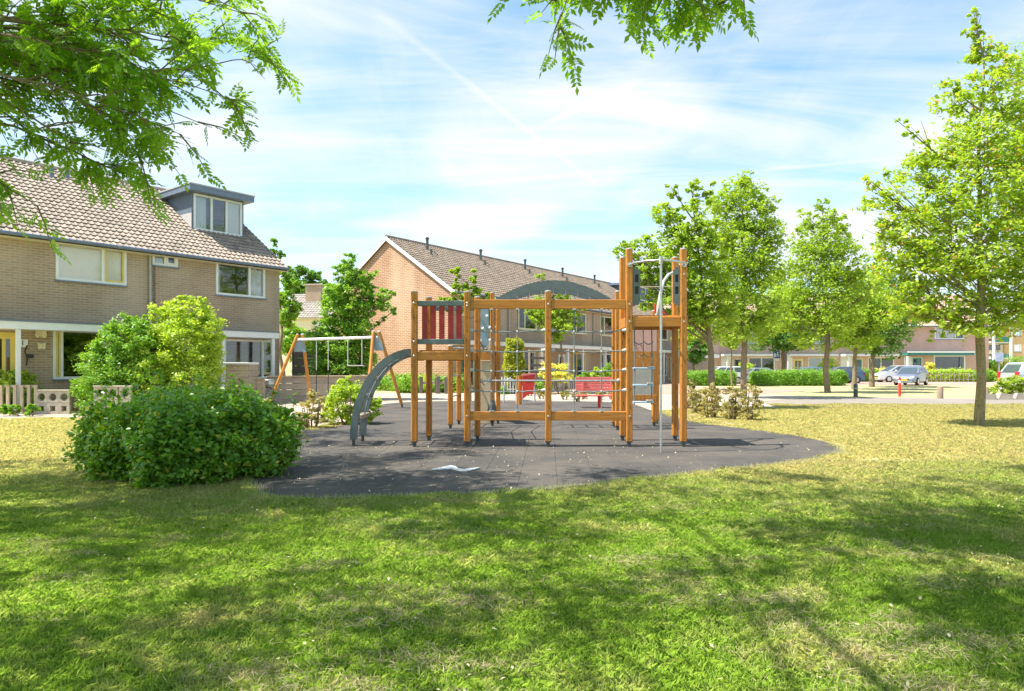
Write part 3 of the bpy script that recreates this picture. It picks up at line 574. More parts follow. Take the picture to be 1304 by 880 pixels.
# arched ladder between the rear towers
def arch(y):
    m = pm(); P = []; n = 22
    for i in range(n+1):
        s = i/n; x = -.46+(2.46+.42)*s; z = 2.98+.46*sin(pi*s)**.85*1.0; P.append((x, z))
    vs = []; fs = []
    for (x, z) in P:
        dz = .075+.035*sin(pi*(x+.46)/2.88)
        for yy in (y-.035, y+.035): vs += [(x, yy, z-dz), (x, yy, z+dz)]
    for i in range(n):
        a = i*4; b = a+4; fs += [(a, a+1, b+1, b), (a+2, b+2, b+3, a+3), (a+1, a+3, b+3, b+1), (a, b, b+2, a+2)]
    fs += [(0, 2, 3, 1), (n*4, n*4+1, n*4+3, n*4+2)]; m.add(vs, fs); return m.build('arch_beam', m_grey, PG)
arch(16.2); arch(17.0)
for i in range(1, 10):
    s = i/10; x = -.46+2.88*s; z = 2.98+.46*sin(pi*s)**.85-.03; pm().tube([(x, 16.2, z-.06), (x, 16.22, z-.16), (x, 16.98, z-.16), (x, 17.0, z-.06)], .016, 8).build('rung', m_steel, PG, True)
# rear left: slide wall, chime panel, stub ladder
pm().box(-.80, -.56, 16.5, 16.54, 2.0, 3.0, .005).build('panel', m_bluegrey, PG)
for k, (x, z) in enumerate(((-.78, 2.72), (-.60, 2.72), (-.70, 2.42), (-.53, 2.44), (-.76, 2.12), (-.53, 2.14))): pm().ball((x, 16.46, z), .035, 8, 6).build('knob', m_white, PG, True)
pm().box(-.86, -.50, 16.46, 16.50, 1.66, 1.86, .006).build('beam', m_wood, PG)
pm().box(-.82, -.52, 16.52, 16.56, .12, 1.655, .006).build('slide_panel', m_palepanel, PG)
pm().ball((-.50, 16.60, .42), .13, 14, 8, 2.2).build('slide_lip', m_foot, PG, True)
def slide():
    m = pm(); P = []; n = 14
    for i in range(n+1):
        s = i/n; P.append((-.95+.02*s, 17.3+2.6*s, 1.75*(1-smooth01(s*.95))**1.05+.16))
    vs = []; fs = []
    for x, y, z in P: vs += [(x-.05, y, z+.16), (x-.02, y, z), (x+.42, y, z), (x+.45, y, z+.16), (x+.40, y, z-.03), (x, y, z-.03)]
    for i in range(n):
        for j in range(6): fs.append((i*6+j, i*6+(j+1) % 6, i*6+6+(j+1) % 6, i*6+6+j))
    m.add(vs, fs); return m.build('slide', m_palepanel, PG, True)
slide()
for z in (1.28, .78): pm().tube([(-1.47, 16.3, z), (-1.36, 17.5, z)], .017, 8).build('rung', m_steel, PG, True)
pm().tube([(-1.47, 16.3, 1.95), (-.49, 17.0, 1.95)], .017, 8).build('rung', m_steel, PG, True)
# quarter-arch ladder up to the left deck
def qarch(y, nm='arch_beam'):
    m = pm(); n = 16; vs = []; fs = []
    for i in range(n+1):
        a = pi/2*i/n; ca, sa = cos(a), sin(a)
        for r, yy in ((-.065, y-.035), (.065, y-.035), (.065, y+.035), (-.065, y+.035)):
            x = -1.86-(1.09+r)*sa**1.0; z = .15+(1.62+r)*(ca); vs.append((x, yy, z))
    for i in range(n):
        for j in range(4): fs.append((i*4+j, i*4+(j+1) % 4, i*4+4+(j+1) % 4, i*4+4+j))
    fs += [(3, 2, 1, 0), (n*4, n*4+1, n*4+2, n*4+3)]; m.add(vs, fs); b = m.build(nm, m_grey, PG)
    pm().box(-2.975, -2.925, y-.025, y+.025, -.05, .16).build('foot', m_foot, b); return b
qarch(12.72); qarch(13.50)
for k in range(1, 6):
    a = pi/2*k/6; x = -1.86-1.09*sin(a); z = .15+1.62*cos(a); r = pm().tube([(x, 12.75, z), (x, 13.47, z)], .018, 8).build('rung', m_steel, PG, True)
    pm().ball((x-.02, 12.80, z), .034, 8, 5).build('end_clamp', m_gcap, r, True)
pts = [(-1.86-1.0*sin(pi/2*i/12), 13.1, .22+1.50*cos(pi/2*i/12)) for i in range(12)]; pm().tube(pts, .014, 7).build('rope', m_rope, PG, True)
pm().box(-2.95, -2.80, 12.78, 13.44, .52, .60, .006).build('step', m_greyw, PG)
# ---------------------------------------------------------------- swing set
SO = Vector((-6.3, 25.2, 0)); SW = thing('swing_set', 'wooden swing set with white top bar and two swings on chains behind the hedge', 'swing', SO)
def sm(): m = MB(); m.m = Matrix.Translation(-SO); return m
A1, A2 = Vector((-4.78, 24.1, 2.62)), Vector((-8.15, 26.2, 2.62))
feet = [(A1, Vector((-3.93, 24.6, 0))), (A1, Vector((-4.95, 23.3, 0))), (A2, Vector((-9.25, 25.9, 0))), (A2, Vector((-8.0, 27.2, 0)))]
for a, f in feet:
    o = Vector((.12 if f.x > a.x else -.12, 0, 0)); top = a+o+(a+o-f).normalized()*.12; p = sm().tube([f+(top-f)*.06, top], .062, 12).build('leg', m_wood_in, SW, True)
    sm().tube([f+Vector((0, 0, -.03)), f+(top-f)*.065], .036, 8).build('foot', m_foot, p); sm().tube([top, top+(top-f).normalized()*.03], [.066, .045], 12).build('cap', m_gcap, p)
sm().tube([A1+Vector((.05, 0, -.08)), A2+Vector((-.05, 0, -.08))], .05, 10).build('top_bar', m_white, SW, True)
for a in (A1, A2): sm().prism([(a.x-.13, a.z-.02), (a.x+.13, a.z-.02), (a.x+.26, a.z-.55), (a.x-.22, a.z-.55)], 'y', a.y-.02, a.y+.02).build('gusset', m_bluegrey, SW)
def swing(px0, px1, zs, baby):
    d = A2-A1; out = []
    def onbar(px):
        k = (px-CX)/F; s = (k*A1.y-A1.x)/(d.x-k*d.y); return A1+d*s
    a, b = onbar(px0), onbar(px1); s = None
    st = sm().box(min(a.x, b.x), max(a.x, b.x), a.y-.10, a.y+.10, zs, zs+.035, .01).build('seat', m_gcap if baby else m_plastic, SW)
    for p in (a, b):
        mid = zs+(.95 if not baby else .02)
        sm().tube([(p.x, p.y, 2.5), (p.x, p.y, mid)], .011, 6).build('chain', m_white, SW)
        if not baby: sm().tube([(p.x, p.y, mid), (p.x, p.y, zs+.02)], .016, 6).build('chain_sleeve', m_plastic, SW)
swing(403, 418, .42, False); swing(443, 461, 1.52, True)
# ---------------------------------------------------------------- houses
class Fac:
    def __init__(s, P, rz): s.P = Vector(P); s.rz = rz; s.d = Vector((cos(rz), sin(rz), 0))
    def x(s, px): k = (px-CX)/F; return (k*s.P.y-s.P.x)/(s.d.x-k*s.d.y)
    def z(s, px, py): p = s.P+s.d*s.x(px); return 1.5+(HY-py)/F*p.y
def holes_wall(W, H, T, holes, x0=0.0, z0=-.1):
    xs = sorted({x0, x0+W, *[h[0] for h in holes], *[h[1] for h in holes]}); zs = sorted({z0, H, *[h[2] for h in holes], *[h[3] for h in holes]}); m = MB()
    inside = lambda x, z: any(h[0] < x < h[1] and h[2] < z < h[3] for h in holes)
    for i in range(len(xs)-1):
        for j in range(len(zs)-1):
            if not inside((xs[i]+xs[i+1])/2, (zs[j]+zs[j+1])/2):
                for y in (0, T): m.quad((xs[i], y, zs[j]), (xs[i+1], y, zs[j]), (xs[i+1], y, zs[j+1]), (xs[i], y, zs[j+1]))
    for a, b, c, d in holes:
        m.quad((a, 0, c), (a, T, c), (a, T, d), (a, 0, d)); m.quad((b, 0, c), (b, T, c), (b, T, d), (b, 0, d)); m.quad((a, 0, d), (b, 0, d), (b, T, d), (a, T, d)); m.quad((a, 0, c), (b, 0, c), (b, T, c), (a, T, c))
    m.quad((x0, 0, H), (x0+W, 0, H), (x0+W, T, H), (x0, T, H)); m.quad((x0, 0, z0), (x0, T, z0), (x0, T, H), (x0, 0, H)); m.quad((x0+W, 0, z0), (x0+W, T, z0), (x0+W, T, H), (x0+W, 0, H)); return m
def window(par, x0, x1, z0, z1, splits=(), mat=None, cas=None, cas_mat=None, curtain=None, cm=None, w=.09, y=-.03, sill=True, name='window', glass=None, blind_z=0.0):
    mat = mat or m_white; e = [x0]+[x0+(x1-x0)*s for s in splits]+[x1]; f = MB()
    f.box(x0, x1, y, .10, z0, z0+w); f.box(x0, x1, y, .10, z1-w, z1); f.box(x0, x0+w, y+.001, .099, z0+w, z1-w); f.box(x1-w, x1, y+.001, .099, z0+w, z1-w)
    for s in e[1:-1]: f.box(s-w/2, s+w/2, y+.001, .099, z0+w, z1-w)
    W_ = f.build(name, mat, par)
    for i in range(len(e)-1):
        a = e[i]+(w if i == 0 else w/2); b = e[i+1]-(w if i == len(e)-2 else w/2)
        if cas is not None and i in cas:
            c = MB(); q = .055; g = .004; c.box(a+g, b-g, y-.015, .06, z0+w+g, z0+w+q); c.box(a+g, b-g, y-.015, .06, z1-w-q, z1-w-g); c.box(a+g, a+q, y-.014, .059, z0+w+q, z1-w-q); c.box(b-q, b-g, y-.014, .059, z0+w+q, z1-w-q)
            c.build('casement', cas_mat or m_cream, W_); a += q; b -= q
            MB().box(a, b, .02, .035, z0+w+q, z1-w-q).build('pane', glass or m_glass, W_)
        else: MB().box(a, b, .03, .045, z0+w, z1-w).build('pane', glass or m_glass, W_)
        if curtain and i in curtain:
            n = 14; m = MB(); zz0 = z0+w+(z1-z0)*blind_z
            if curtain[i] == 'flat': m.box(a, b, .075, .085, zz0, z1-w)
            else:
                fr = curtain[i] if isinstance(curtain[i], (int, float)) else 1.0; L = (b-a)*abs(fr); s0 = a if fr > 0 else b-L
                for k in range(n):
                    u0, u1 = s0+L*k/n, s0+L*(k+1)/n; m.quad((u0, .13+.03*(k % 2), z0+w), (u1, .13+.03*((k+1) % 2), z0+w), (u1, .13+.03*((k+1) % 2), z1-w), (u0, .13+.03*(k % 2), z1-w))
            m.build('curtain', cm or m_curtain, W_)
    if sill: MB().box(x0-.03, x1+.03, y-.045, y-.002, z0-.05, z0-.002).build('sill', m_zinc if mat is m_white else mat, W_)
    return W_
def door(par, x0, x1, z0, z1, mat, fmat=None, glass=True):
    f = MB(); w = .07; fm = fmat or m_white
    f.box(x0, x0+w, -.03, .1, z0, z1); f.box(x1-w, x1, -.03, .1, z0, z1); f.box(x0+w, x1-w, -.029, .099, z1-w, z1); D = f.build('door_frame', fm, par)
    L = MB(); a, b = x0+w, x1-w; c = [a+.12, (a+b)/2-.05, (a+b)/2+.05, b-.12]; zt, zb = z1-w-.14, z0+.95
    if glass:
        L.box(a, b, .0, .05, z0, zb); L.box(a, b, .0, .05, zt, z1-w); L.box(a, c[0], .001, .049, zb, zt); L.box(c[1], c[2], .001, .049, zb, zt); L.box(c[3], b, .001, .049, zb, zt)
    else: L.box(a, b, 0, .05, z0, z1-w)
    l = L.build('door', mat, D)
    if glass:
        for p, q in ((c[0], c[1]), (c[2], c[3])): MB().box(p, q, .02, .03, zb, zt).build('pane', m_glass, D)
    MB().tube([(b-.1, -.05, z0+1.0), (b-.22, -.05, z0+1.0)], .012, 6).build('handle', m_chrome, D)
    return D
def tile_field(x0, x1, y0, y1, zf, holes=(), tw=.215, th=.31, k=.667, big=1):
    """interlocking roof tiles up the slope: z = zf + k*y; each a real curved piece, drawn as one part"""
    tw *= big; th *= big; cs = 1/sqrt(1+k*k); sl = (y1-y0)/cs; rows = int(sl/th); th = sl/rows; n = max(1, int(round((x1-x0)/tw))); tw = (x1-x0)/n; m = MB(); prof = ((0, .0), (.10, -.006), (.62, -.006), (.80, .034), (.93, .030), (1.0, .0))
    rnd = random.Random(5); nz = (-k*cs, cs)
    for r in range(rows):
        for i in range(n):
            ya = y0+r*th*cs; xa = x0+i*tw
            if any(h[0] < xa+tw/2 < h[1] and h[2] < ya+th*cs*.5 < h[3] for h in holes): continue
            j = rnd.uniform(-.004, .004); lift0 = .060+j; lift1 = .012; vs = []
            for (u, hgt) in prof:
                for (s, lf) in ((-.02, lift0), (th+.0, lift1)):
                    yy = ya+s*cs; zz = zf+k*yy; q = lf+hgt; vs.append((xa+u*tw, yy+nz[0]*q, zz+nz[1]*q))
            for (u, hgt) in prof:
                yy = ya-.02*cs; zz = zf+k*yy; q = lift0+hgt-.035; vs.append((xa+u*tw, yy+nz[0]*q, zz+nz[1]*q))
            fs = [(2*q, 2*q+2, 2*q+3, 2*q+1) for q in range(5)]+[(12+q, 13+q, 2*q+2, 2*q) for q in range(5)]; m.add(vs, fs)
    return m
def house(label, P, rz, W, brick, tile, wins, doors, group, ends=(False, False), D=10.5, H=6.1, canopy=None, chim=True, gable_brick=None, roof_holes=(), big=1, name='row_house', ridge_h=3.5):
    t = thing(name, label, 'house', P, rz, group); k = ridge_h/(D/2); zf = H
    holes = [(a[0], a[1], a[2], a[3]) for a in wins]+[(d[0], d[1], 0.0, d[2]) for d in doors]
    holes_wall(W-.5, H, .25, holes, .25).build('front_wall', brick, t)
    MB().box(.25, W-.25, D-.25, D, -.1, H).build('back_wall', brick, t)
    for s, (a, b) in enumerate(((0, .25), (W-.25, W))):
        MB().prism([(0, -.1), (D, -.1), (D, H), (D/2, H+ridge_h-.14), (0, H)], 'x', a, b).build('gable_wall', (gable_brick or brick) if ends[s] else brick, t)
    x0, x1 = (-.14 if ends[0] else 0), (W+.14 if ends[1] else W); ov = .38; rs_ = MB(); th = .12
    rs_.prism([(-ov, zf-k*ov-th), (-ov, zf-k*ov), (D/2, zf+k*D/2), (D/2, zf+k*D/2-th*1.2)], 'x', x0, x1); rs_.prism([(D/2+.001, zf+k*D/2), (D+ov, zf-k*ov), (D+ov, zf-k*ov-th), (D/2+.001, zf+k*D/2-th*1.2)], 'x', x0, x1)
    R = rs_.build('roof', m_tile_d, t)
    tag(tile_field(x0, x1, -ov-.03, D/2, zf, roof_holes, k=k, big=big).build('roof_tiles', tile, R), kind='stuff')
    MB().prism([(D/2-.16, zf+ridge_h-.03), (D/2+.16, zf+ridge_h-.03), (D/2+.10, zf+ridge_h+.10), (D/2, zf+ridge_h+.15), (D/2-.10, zf+ridge_h+.10)], 'x', x0, x1).build('ridge_tiles', tile, R)
    for s, e in enumerate(ends):
        if e:
            xx = x0-.03 if s == 0 else x1; v = MB()
            v.prism([(-ov-.02, zf-k*ov-.22), (-ov-.02, zf-k*ov+.03), (D/2, zf+k*D/2+.03), (D/2, zf+k*D/2-.22)], 'x', xx, xx+.03); v.prism([(D/2+.001, zf+k*D/2+.03), (D+ov, zf-k*ov+.03), (D+ov, zf-k*ov-.22), (D/2+.001, zf+k*D/2-.22)], 'x', xx, xx+.03); v.build('verge_board', m_white, R)
    g = MB(); gz = zf-k*ov-.03; g.tube([(x0, -ov-.08, gz), (x1, -ov-.08, gz)], .065, 8); g.build('gutter', m_greyw if False else m_zinc, t); MB().box(x0, x1, -ov+.01, -.003, gz-.10, gz-.06).build('soffit', m_cream, t)
    for wn in wins: window(t, *wn[:4], **(wn[4] if len(wn) > 4 else {}))
    for d in doors: door(t, d[0], d[1], .0, d[2], d[3], d[4] if len(d) > 4 else None, d[5] if len(d) > 5 else True)
    if chim:
        c = MB(); yv = D/2-.75; zv = zf+k*yv; c.tube([(W/2, yv, zv-.1), (W/2, yv, zv+.85)], .09, 8); c.tube([(W/2, yv, zv+.72), (W/2, yv, zv+.78)], .14, 8); c.tube([(W/2-.28, yv-.6, zv-.5), (W/2-.28, yv-.6, zv-.02)], .07, 8); c.build('vent_pipe', m_foot, R)
    if canopy:
        c0, c1, cz, dep, fm = canopy; C_ = MB().box(c0, c1, -dep, -.003, cz-.26, cz-.02).build('canopy', fm, t); MB().box(c0-.02, c1+.02, -dep-.03, -.004, cz-.018, cz+.03).build('canopy_top', m_zinc, C_)
    return t
def fw(f, x_off, px0, px1, pyt, pyb, **kw):
    a, b = f.x(px0), f.x(px1); return (a-x_off, b-x_off, f.z(px0, pyb), f.z(px0, pyt), kw)
rzL = atan2(.79, .613); FL = Fac((-16.64, 22.18, 0), rzL)
xa, xb, xc = -.92, 4.68, 10.3; PL0 = FL.P+FL.d*xa; PL1 = FL.P+FL.d*xb
w1 = fw(FL, xa, 71, 161, 301.5, 356, splits=(.655,), cas=(1,), cas_mat=m_yellow, curtain={0: 'flat', 1: 'flat'}, cm=m_blind, glass=m_glass_b)
w4 = fw(FL, xa, 67.5, 134, 419, 483, splits=(.16,), cas=(0,), cas_mat=m_yellow)
hA = house('brick row house with yellow door and beige blinds, leftmost of all houses', PL0, rzL, 5.6, m_brick, m_tile_l, [w1, w4], [(FL.x(-12)-xa if FL.x(-12)-xa > .3 else .3, FL.x(22)-xa, 2.62, m_yellow, m_yellow)], 'row houses on the left', canopy=(0, 5.6, 2.97, .9, m_white), chim=False)
w2 = fw(FL, xb, 194, 226.5, 318, 337.3, splits=(.5,), cas=(1,), cas_mat=m_white, curtain={0: 'flat'}); w3 = fw(FL, xb, 275, 337.5, 330.5, 375, splits=(.67,), curtain={0: .12, 1: 1.0}); w5 = fw(FL, xb, 285, 350, 431.5, 484, splits=(.75,), w=.09)
hB = house('brick row house with a slate blue roof dormer and white framed windows', PL1, rzL, 5.62, m_brick, m_tile_l, [w2, w3, w5], [(1.2, 2.2, 2.4, m_white)], 'row houses on the left', ends=(False, True), canopy=(2.45, Fac(FL.P+Vector((sin(rzL), -cos(rzL), 0))*.92, rzL).x(356)-xb, 2.97, .9, m_white), chim=False, roof_holes=((7.35-xb, 9.65-xb, 1.95, 4.2),))
FLf = Fac(FL.P+Vector((sin(rzL), -cos(rzL), 0))*.85, rzL)
for px in (284.5, 348): x = FLf.x(px)-xb; MB().box(x-.06, x+.06, -.88, -.76, -.02, 2.70).build('canopy_post', m_white, hB)
x = FLf.x(22.5)-xa; MB().box(x-.03, x+.09, -.86, -.76, -.02, 2.70).build('canopy_post', m_white, hA)
MB().tube([(.02, -.08, 3.0), (.02, -.08, 5.75), (.02, -.42, 5.82)], .045, 8).build('downpipe', m_gcap, hB, True)
# dormer
def dormer():
    a, b = 7.3-xb, 9.7-xb; y0 = 1.9; k = .667; z0 = 7.37; zt = 8.95
    cl = MB(); zr = lambda y: 6.1+k*y
    for s in (a, b-.08): cl.prism([(y0, zr(y0)-.1), (4.3, zr(4.3)-.1), (4.3, zt), (y0, zt)], 'x', s, s+.08)
    D_ = cl.build('dormer', m_dormer, hB); MB().box(a+.08, b-.08, y0, y0+.06, z0-.15, z0+.02).build('apron', m_dormer, D_)
    MB().prism([(y0-.003, zr(y0)+.02), (y0+1.0, zr(y0+1)+.05), (y0+.25, zr(y0)+.72), (y0-.003, zr(y0)+.70)], 'x', a-.006, a-.001).build('cheek_panel', m_stucco, D_)
    rf = MB().box(a-.28, b+.28, y0-.42, 4.9, zt, zt+.24); rf.build('dormer_roof', m_zinc, D_); MB().box(a-.31, b+.31, y0-.45, 4.92, zt+.241, zt+.30).build('roof_edging', m_gcap, D_)
    w = window(hB, a+.08, b-.08, z0+.0, zt-.02, splits=(.36, .67), w=.09, curtain={0: .8, 2: 'flat'}, cm=m_curtain, sill=True)
    w.location = (0, y0, 0)
    MB().box(a+.1, b-.1, y0+1.4, y0+1.45, 7.2, zt).build('room_wall', m_room, D_)
dormer()
# roof vents on the left row
RV = [(119, .60), (133, .75)]
for px, hh in RV:
    x = FL.x(px); yv = 4.35 if px == 119 else 4.55; x = 2.9+(0 if px == 119 else .62)+.92; zv = 6.1+.667*yv; MB().tube([(x, yv, zv-.1), (x, yv, zv+hh*.75)], .085, 8).build('vent_pipe', m_zinc, hA)
# plaque with the house number and two wall ornaments
def onL(px, py, out=.03): p = FL.P+FL.d*FL.x(px); return Vector((p.x, p.y, FL.z(px, py)))+Vector((sin(rzL), -cos(rzL), 0))*out
t = thing('house_number', 'small white house number plate beside the yellow door', 'sign', onL(29, 437), rzL); MB().box(-.16, .14, -.02, .012, -.13, .13, .01).build('plate', m_white, t); MB().box(-.03, .0, -.032, -.021, -.08, .09).build('digit', m_foot, t)
def butterfly(px, py, s, label):
    t = thing('butterfly_ornament', label, 'ornament', onL(px, py), rzL, 'white butterfly ornaments on the brick wall')
    for sg in (-1, 1):
        m = MB(); P = [(0, .05), (.10, .26), (.24, .30), (.31, .20), (.24, .04), (.29, -.08), (.22, -.24), (.10, -.26), (0, -.06)]; vs = [(sg*x*s, -.02-.10*s*x*2.2, z*s) for x, z in P]; vs += [(v[0], v[1]-.02, v[2]) for v in vs]; n = len(P)
        m.add(vs, [tuple(range(n)), tuple(range(2*n-1, n-1, -1))]+[(i, (i+1) % n, n+(i+1) % n, n+i) for i in range(n)]); m.build('wing', m_cream, t)
    MB().tube([(0, -.03, -.22*s), (0, -.05, .22*s)], [.02, .035], 6).build('body', m_cream, t)
butterfly(51, 424.5, .62, 'larger white butterfly ornament high on the brick wall by the yellow door'); butterfly(52, 441, .42, 'smaller white butterfly ornament low on the brick wall by the yellow door')
t = thing('wall_lantern', 'black wrought iron wall ornament under the house number plate', 'ornament', onL(33, 452), rzL)
MB().tube([(0, -.03, -.35), (.02, -.06, -.1), (-.05, -.04, .12), (.03, -.04, .32)], .022, 6).build('bracket', m_plastic, t); MB().box(-.02, .18, -.16, -.02, -.1, .02, .02).build('pot', m_plastic, t)
# middle row: six houses
rzM = atan2(.81, .585); FM = Fac((-3.52, 39.65, 0), rzM); WM = 5.6
rl = ['brick row house with wide orange brick gable facing the playground', 'brick row house second from the orange brick gable', 'brick row house third from the orange brick gable', 'brick row house fourth from the orange brick gable', 'brick row house fifth from the orange brick gable', 'brick row house at the far end of the middle row with dark dormer']
for i in range(6):
    mir = i % 2; mx = (lambda a, b: (WM-b, WM-a)) if mir else (lambda a, b: (a, b))
    a = mx(.45, 1.15); b = mx(2.3, 4.5); c = mx(2.5, 4.4); d = mx(.5, 1.45); e = mx(1.6, 2.1)
    wins = [(*a, 4.55, 5.45, dict(mat=m_cream)), (*b, 4.0, 5.55, dict(splits=(.35,), curtain={0: 1.0, 1: 'flat'} if i % 3 else {0: 1.0}, mat=m_cream)), (*c, .6, 2.55, dict(splits=(.3,), mat=m_white if i % 2 else m_yellow)), (*e, .3, 2.45, dict(mat=m_cream))]
    h = house(rl[i], FM.P+FM.d*WM*i, rzM, WM, m_brick, m_tile_m, wins, [(*d, 2.4, (m_teal, m_bluegrey, m_white, m_teal, m_cream, m_white)[i])], 'row houses behind the climbing frame', ends=(i == 0, i == 5), canopy=(0.0, WM, 3.05, 1.1, m_white), gable_brick=m_brick_gable)
    MB().tube([(WM-.02, -.08, 3.1), (WM-.02, -.08, 5.8)], .05, 8).build('downpipe', m_gcap, h, True)
    for x in (.12, 2.25): MB().box(x, x+.14, -1.05, -.92, -.02, 2.78).build('canopy_post', m_white, h)
    if i == 3:
        MB().box(4.75, 5.3, -.35, -.02, 4.5, 5.1, .02).build('air_conditioner', m_white, h)
    if i == 5:
        dd = MB().box(.8, 4.6, 2.0, 5.6, 7.3, 9.3).build('dormer', m_dormer, h); MB().box(.5, 4.9, 1.6, 5.8, 9.301, 9.5).build('dormer_roof', m_zinc, dd); w = window(h, 1.2, 4.2, 7.8, 9.1, splits=(.5,)); w.location = (0, 1.985, 0)
# right row, facing the camera
YR = 73.0; X = lambda px: (px-CX)/F*YR
FR = Fac((X(839), YR, 0), 0.0)
ed = [839, 915, 991, 1067, 1143, 1259]; labs = ['pink brick row house behind the white estate car and young trees', 'pink brick row house behind the blue parking sign', 'pink brick row house with the wide garage-like pale panel', 'pink brick row house behind the dark blue car', 'pink brick end house with green canopy and large shop-like window']
for i in range(5):
    a, b = X(ed[i]), X(ed[i+1]); Wd = b-a; P = (a, YR, 0)
    if i < 4:
        wins = [(2.6, 5.6, 3.95, 5.6, dict(splits=(.6,), curtain={0: 'flat'})), (Wd-3.2, Wd-.4, .7, 2.5, dict(splits=(.5,), glass=m_glass, curtain={0: 'flat'} if i == 2 else None))]
        dr = [(1.6, 2.6, 2.35, (m_white, m_foot, m_yellow, m_teal)[i])]; can = (.2, Wd-.5, 2.88, 1.2, m_white)
    else:
        z = lambda py: 1.5+(HY-py)/F*YR
        wins = [(X(1190)-a, X(1227.3)-a, z(432), z(414.2), dict(splits=(.70,), cas=(1,), cas_mat=m_zinc, curtain={0: 'flat'}, w=.12)), (X(1188.5)-a, X(1229)-a, z(472), z(452.3), dict(w=.16))]
        dr = [(X(1161)-a, X(1174)-a, 2.5, m_teal)]; can = (X(1147)-a, X(1231)-a, 2.98, 1.2, m_teal)
    h = house(labs[i], P, 0, Wd, m_brick_pink, m_tile_r, wins, dr, 'row houses across the far road', ends=(i == 0, i == 4), canopy=can, chim=True, big=1.25)
    if i == 4:
        MB().box(X(1147)-a, X(1231)-a, -1.28, -1.201, 2.97, 3.12).build('fascia_strip', m_white, h); MB().box(X(1150.5)-a, X(1160.5)-a, -.05, -.004, .2, 2.6).build('white_panel', m_white, h)
    else: MB().box(.25, 1.5, -.05, -.004, .0, 2.6).build('white_panel', m_white, h)
    for x in (.5 if i < 4 else .35,): MB().box(x, x+.16, -1.15, -1.0, 0, 2.6).build('canopy_post', m_white, h)
t = thing('garage_block', 'low yellow brick garage block with white roof edge behind the trees', 'garage', ((862-CX)/F*66, 66, 0)); MB().box(0, 3.9, 0, 5, -.05, 2.35).build('wall', m_brick_yel, t); MB().box(-.15, 4.05, -.2, 5.1, 2.351, 2.66).build('roof_edge', m_white, t); MB().box(.6, 3.2, -.04, -.003, 0, 2.1).build('garage_door', m_palew, t)
# apartment block at far right
def flats():
    Y = 96.0; x0 = (1279-CX)/F*Y; t = thing('apartment_block', 'yellow brick apartment block with white balconies at the far right edge', 'building', (x0, Y, 0)); z = lambda py: 1.5+(HY-py)/F*Y
    hol = []; 
    for c in range(6):
        for py in (425, 445): hol.append((1.3+c*3.6, 2.35+c*3.6, z(py+3), z(py-4.5)+.2))
    H = z(412); holes_wall(24, H, .3, hol).build('front_wall', m_brick_yel, t); MB().box(0, .3, .3, 12, -.1, H).build('side_wall', m_brick_yel, t); MB().box(-.3, 24.2, -.3, 12, H+.001, H+.35).build('roof', m_zinc, t)
    for h in hol: window(t, *h, w=.12)
    for cx in (2.0, 9.0, 16): 
        c = MB().box(cx, cx+.8, 4, 5, H+.36, H+1.5).build('chimney', m_brick_yel, t)
    b0, b1 = (1253-CX)/F*Y-x0, -.02
    for k, (pt, pb) in enumerate(((414, 431), (437.5, 451), (453, 468))):
        MB().box(b0, b1, .2, 8, z(pb), z(pt)).build('storey_wall', m_cream, t)
        w = MB().box(b0+.4, b1-.5, .12, .19, z(pb)+.6, z(pt)-.2).build('window', m_dark, t); MB().box(b0+.45, b1-.55, .09, .115, z(pb)+.65, z(pt)-.25).build('pane', m_glass, w)
    for pt, pb in ((429.5, 437), (451.2, 457)):
        B = MB().box(b0, b1, -1.4, .19, z(pb), z(pb)+.18).build('balcony', m_white, t); MB().box(b0, b1, -1.46, -1.405, z(pb)+.1, z(pt)).build('balustrade', m_teal, B)
    for x in (b0+.1, b1-.4): MB().box(x, x+.25, -1.75, -1.5, 0, z(414)).build('column', m_white, t)
    MB().box(b0-.1, b1+.1, -1.8, 8, z(414)+.001, z(412.5)).build('roof', m_white, t)
flats()
# small house behind, between the two rows
def backhouse():
    Y = 62.0; t = thing('bungalow', 'pale rendered house with grey roof, brick chimney and dormer behind the swings', 'house', (PT(352, 467, Y).x, Y, 0), radians(-6)); z = lambda py: 1.5+(HY-py)/F*Y; W_ = 8.5; H = z(404)
    holes_wall(W_, H, .25, [(3.9, 5.2, z(425), z(410))]).build('front_wall', m_cream, t); window(t, 3.9, 5.2, z(425), z(410), splits=(.6,)); MB().box(0, .25, .25, 9, -.1, H).build('side_wall', m_brick, t)
    R = MB().prism([(-.4, H-.05), (4.5, z(368)), (9.4, H-.05), (9.3, H-.2), (4.5, z(368)-.2), (-.3, H-.2)], 'x', -.4, W_+.4).build('roof', m_stucco, t); kk = (z(368)-H+.05)/4.9
    tag(tile_field(-.4, W_+.4, -.42, 4.5, H+.1+kk*.1, (), k=kk, big=1.3).build('roof_tiles', mk('grey_roof_tile', (.42, .37, .32), .85, .2, 2, island=.4), R), kind='stuff')
    MB().box(1.6, 3.1, 2.7, 3.7, z(383), z(359)).build('chimney', m_brick, R); MB().box(1.5, 3.2, 2.6, 3.8, z(359)+.001, z(359)+.12).build('chimney_cap', m_concrete, R)
    d = MB().box(5.2, 7.6, 1.6, 4.6, z(395), z(378)).build('dormer', m_stucco, t); MB().box(5.0, 7.8, 1.3, 4.8, z(378)+.001, z(378)+.15).build('dormer_roof', m_white, d); w = window(t, 5.4, 7.4, z(393), z(379.5), splits=(.5,)); w.location = (0, 1.58, 0)
backhouse()
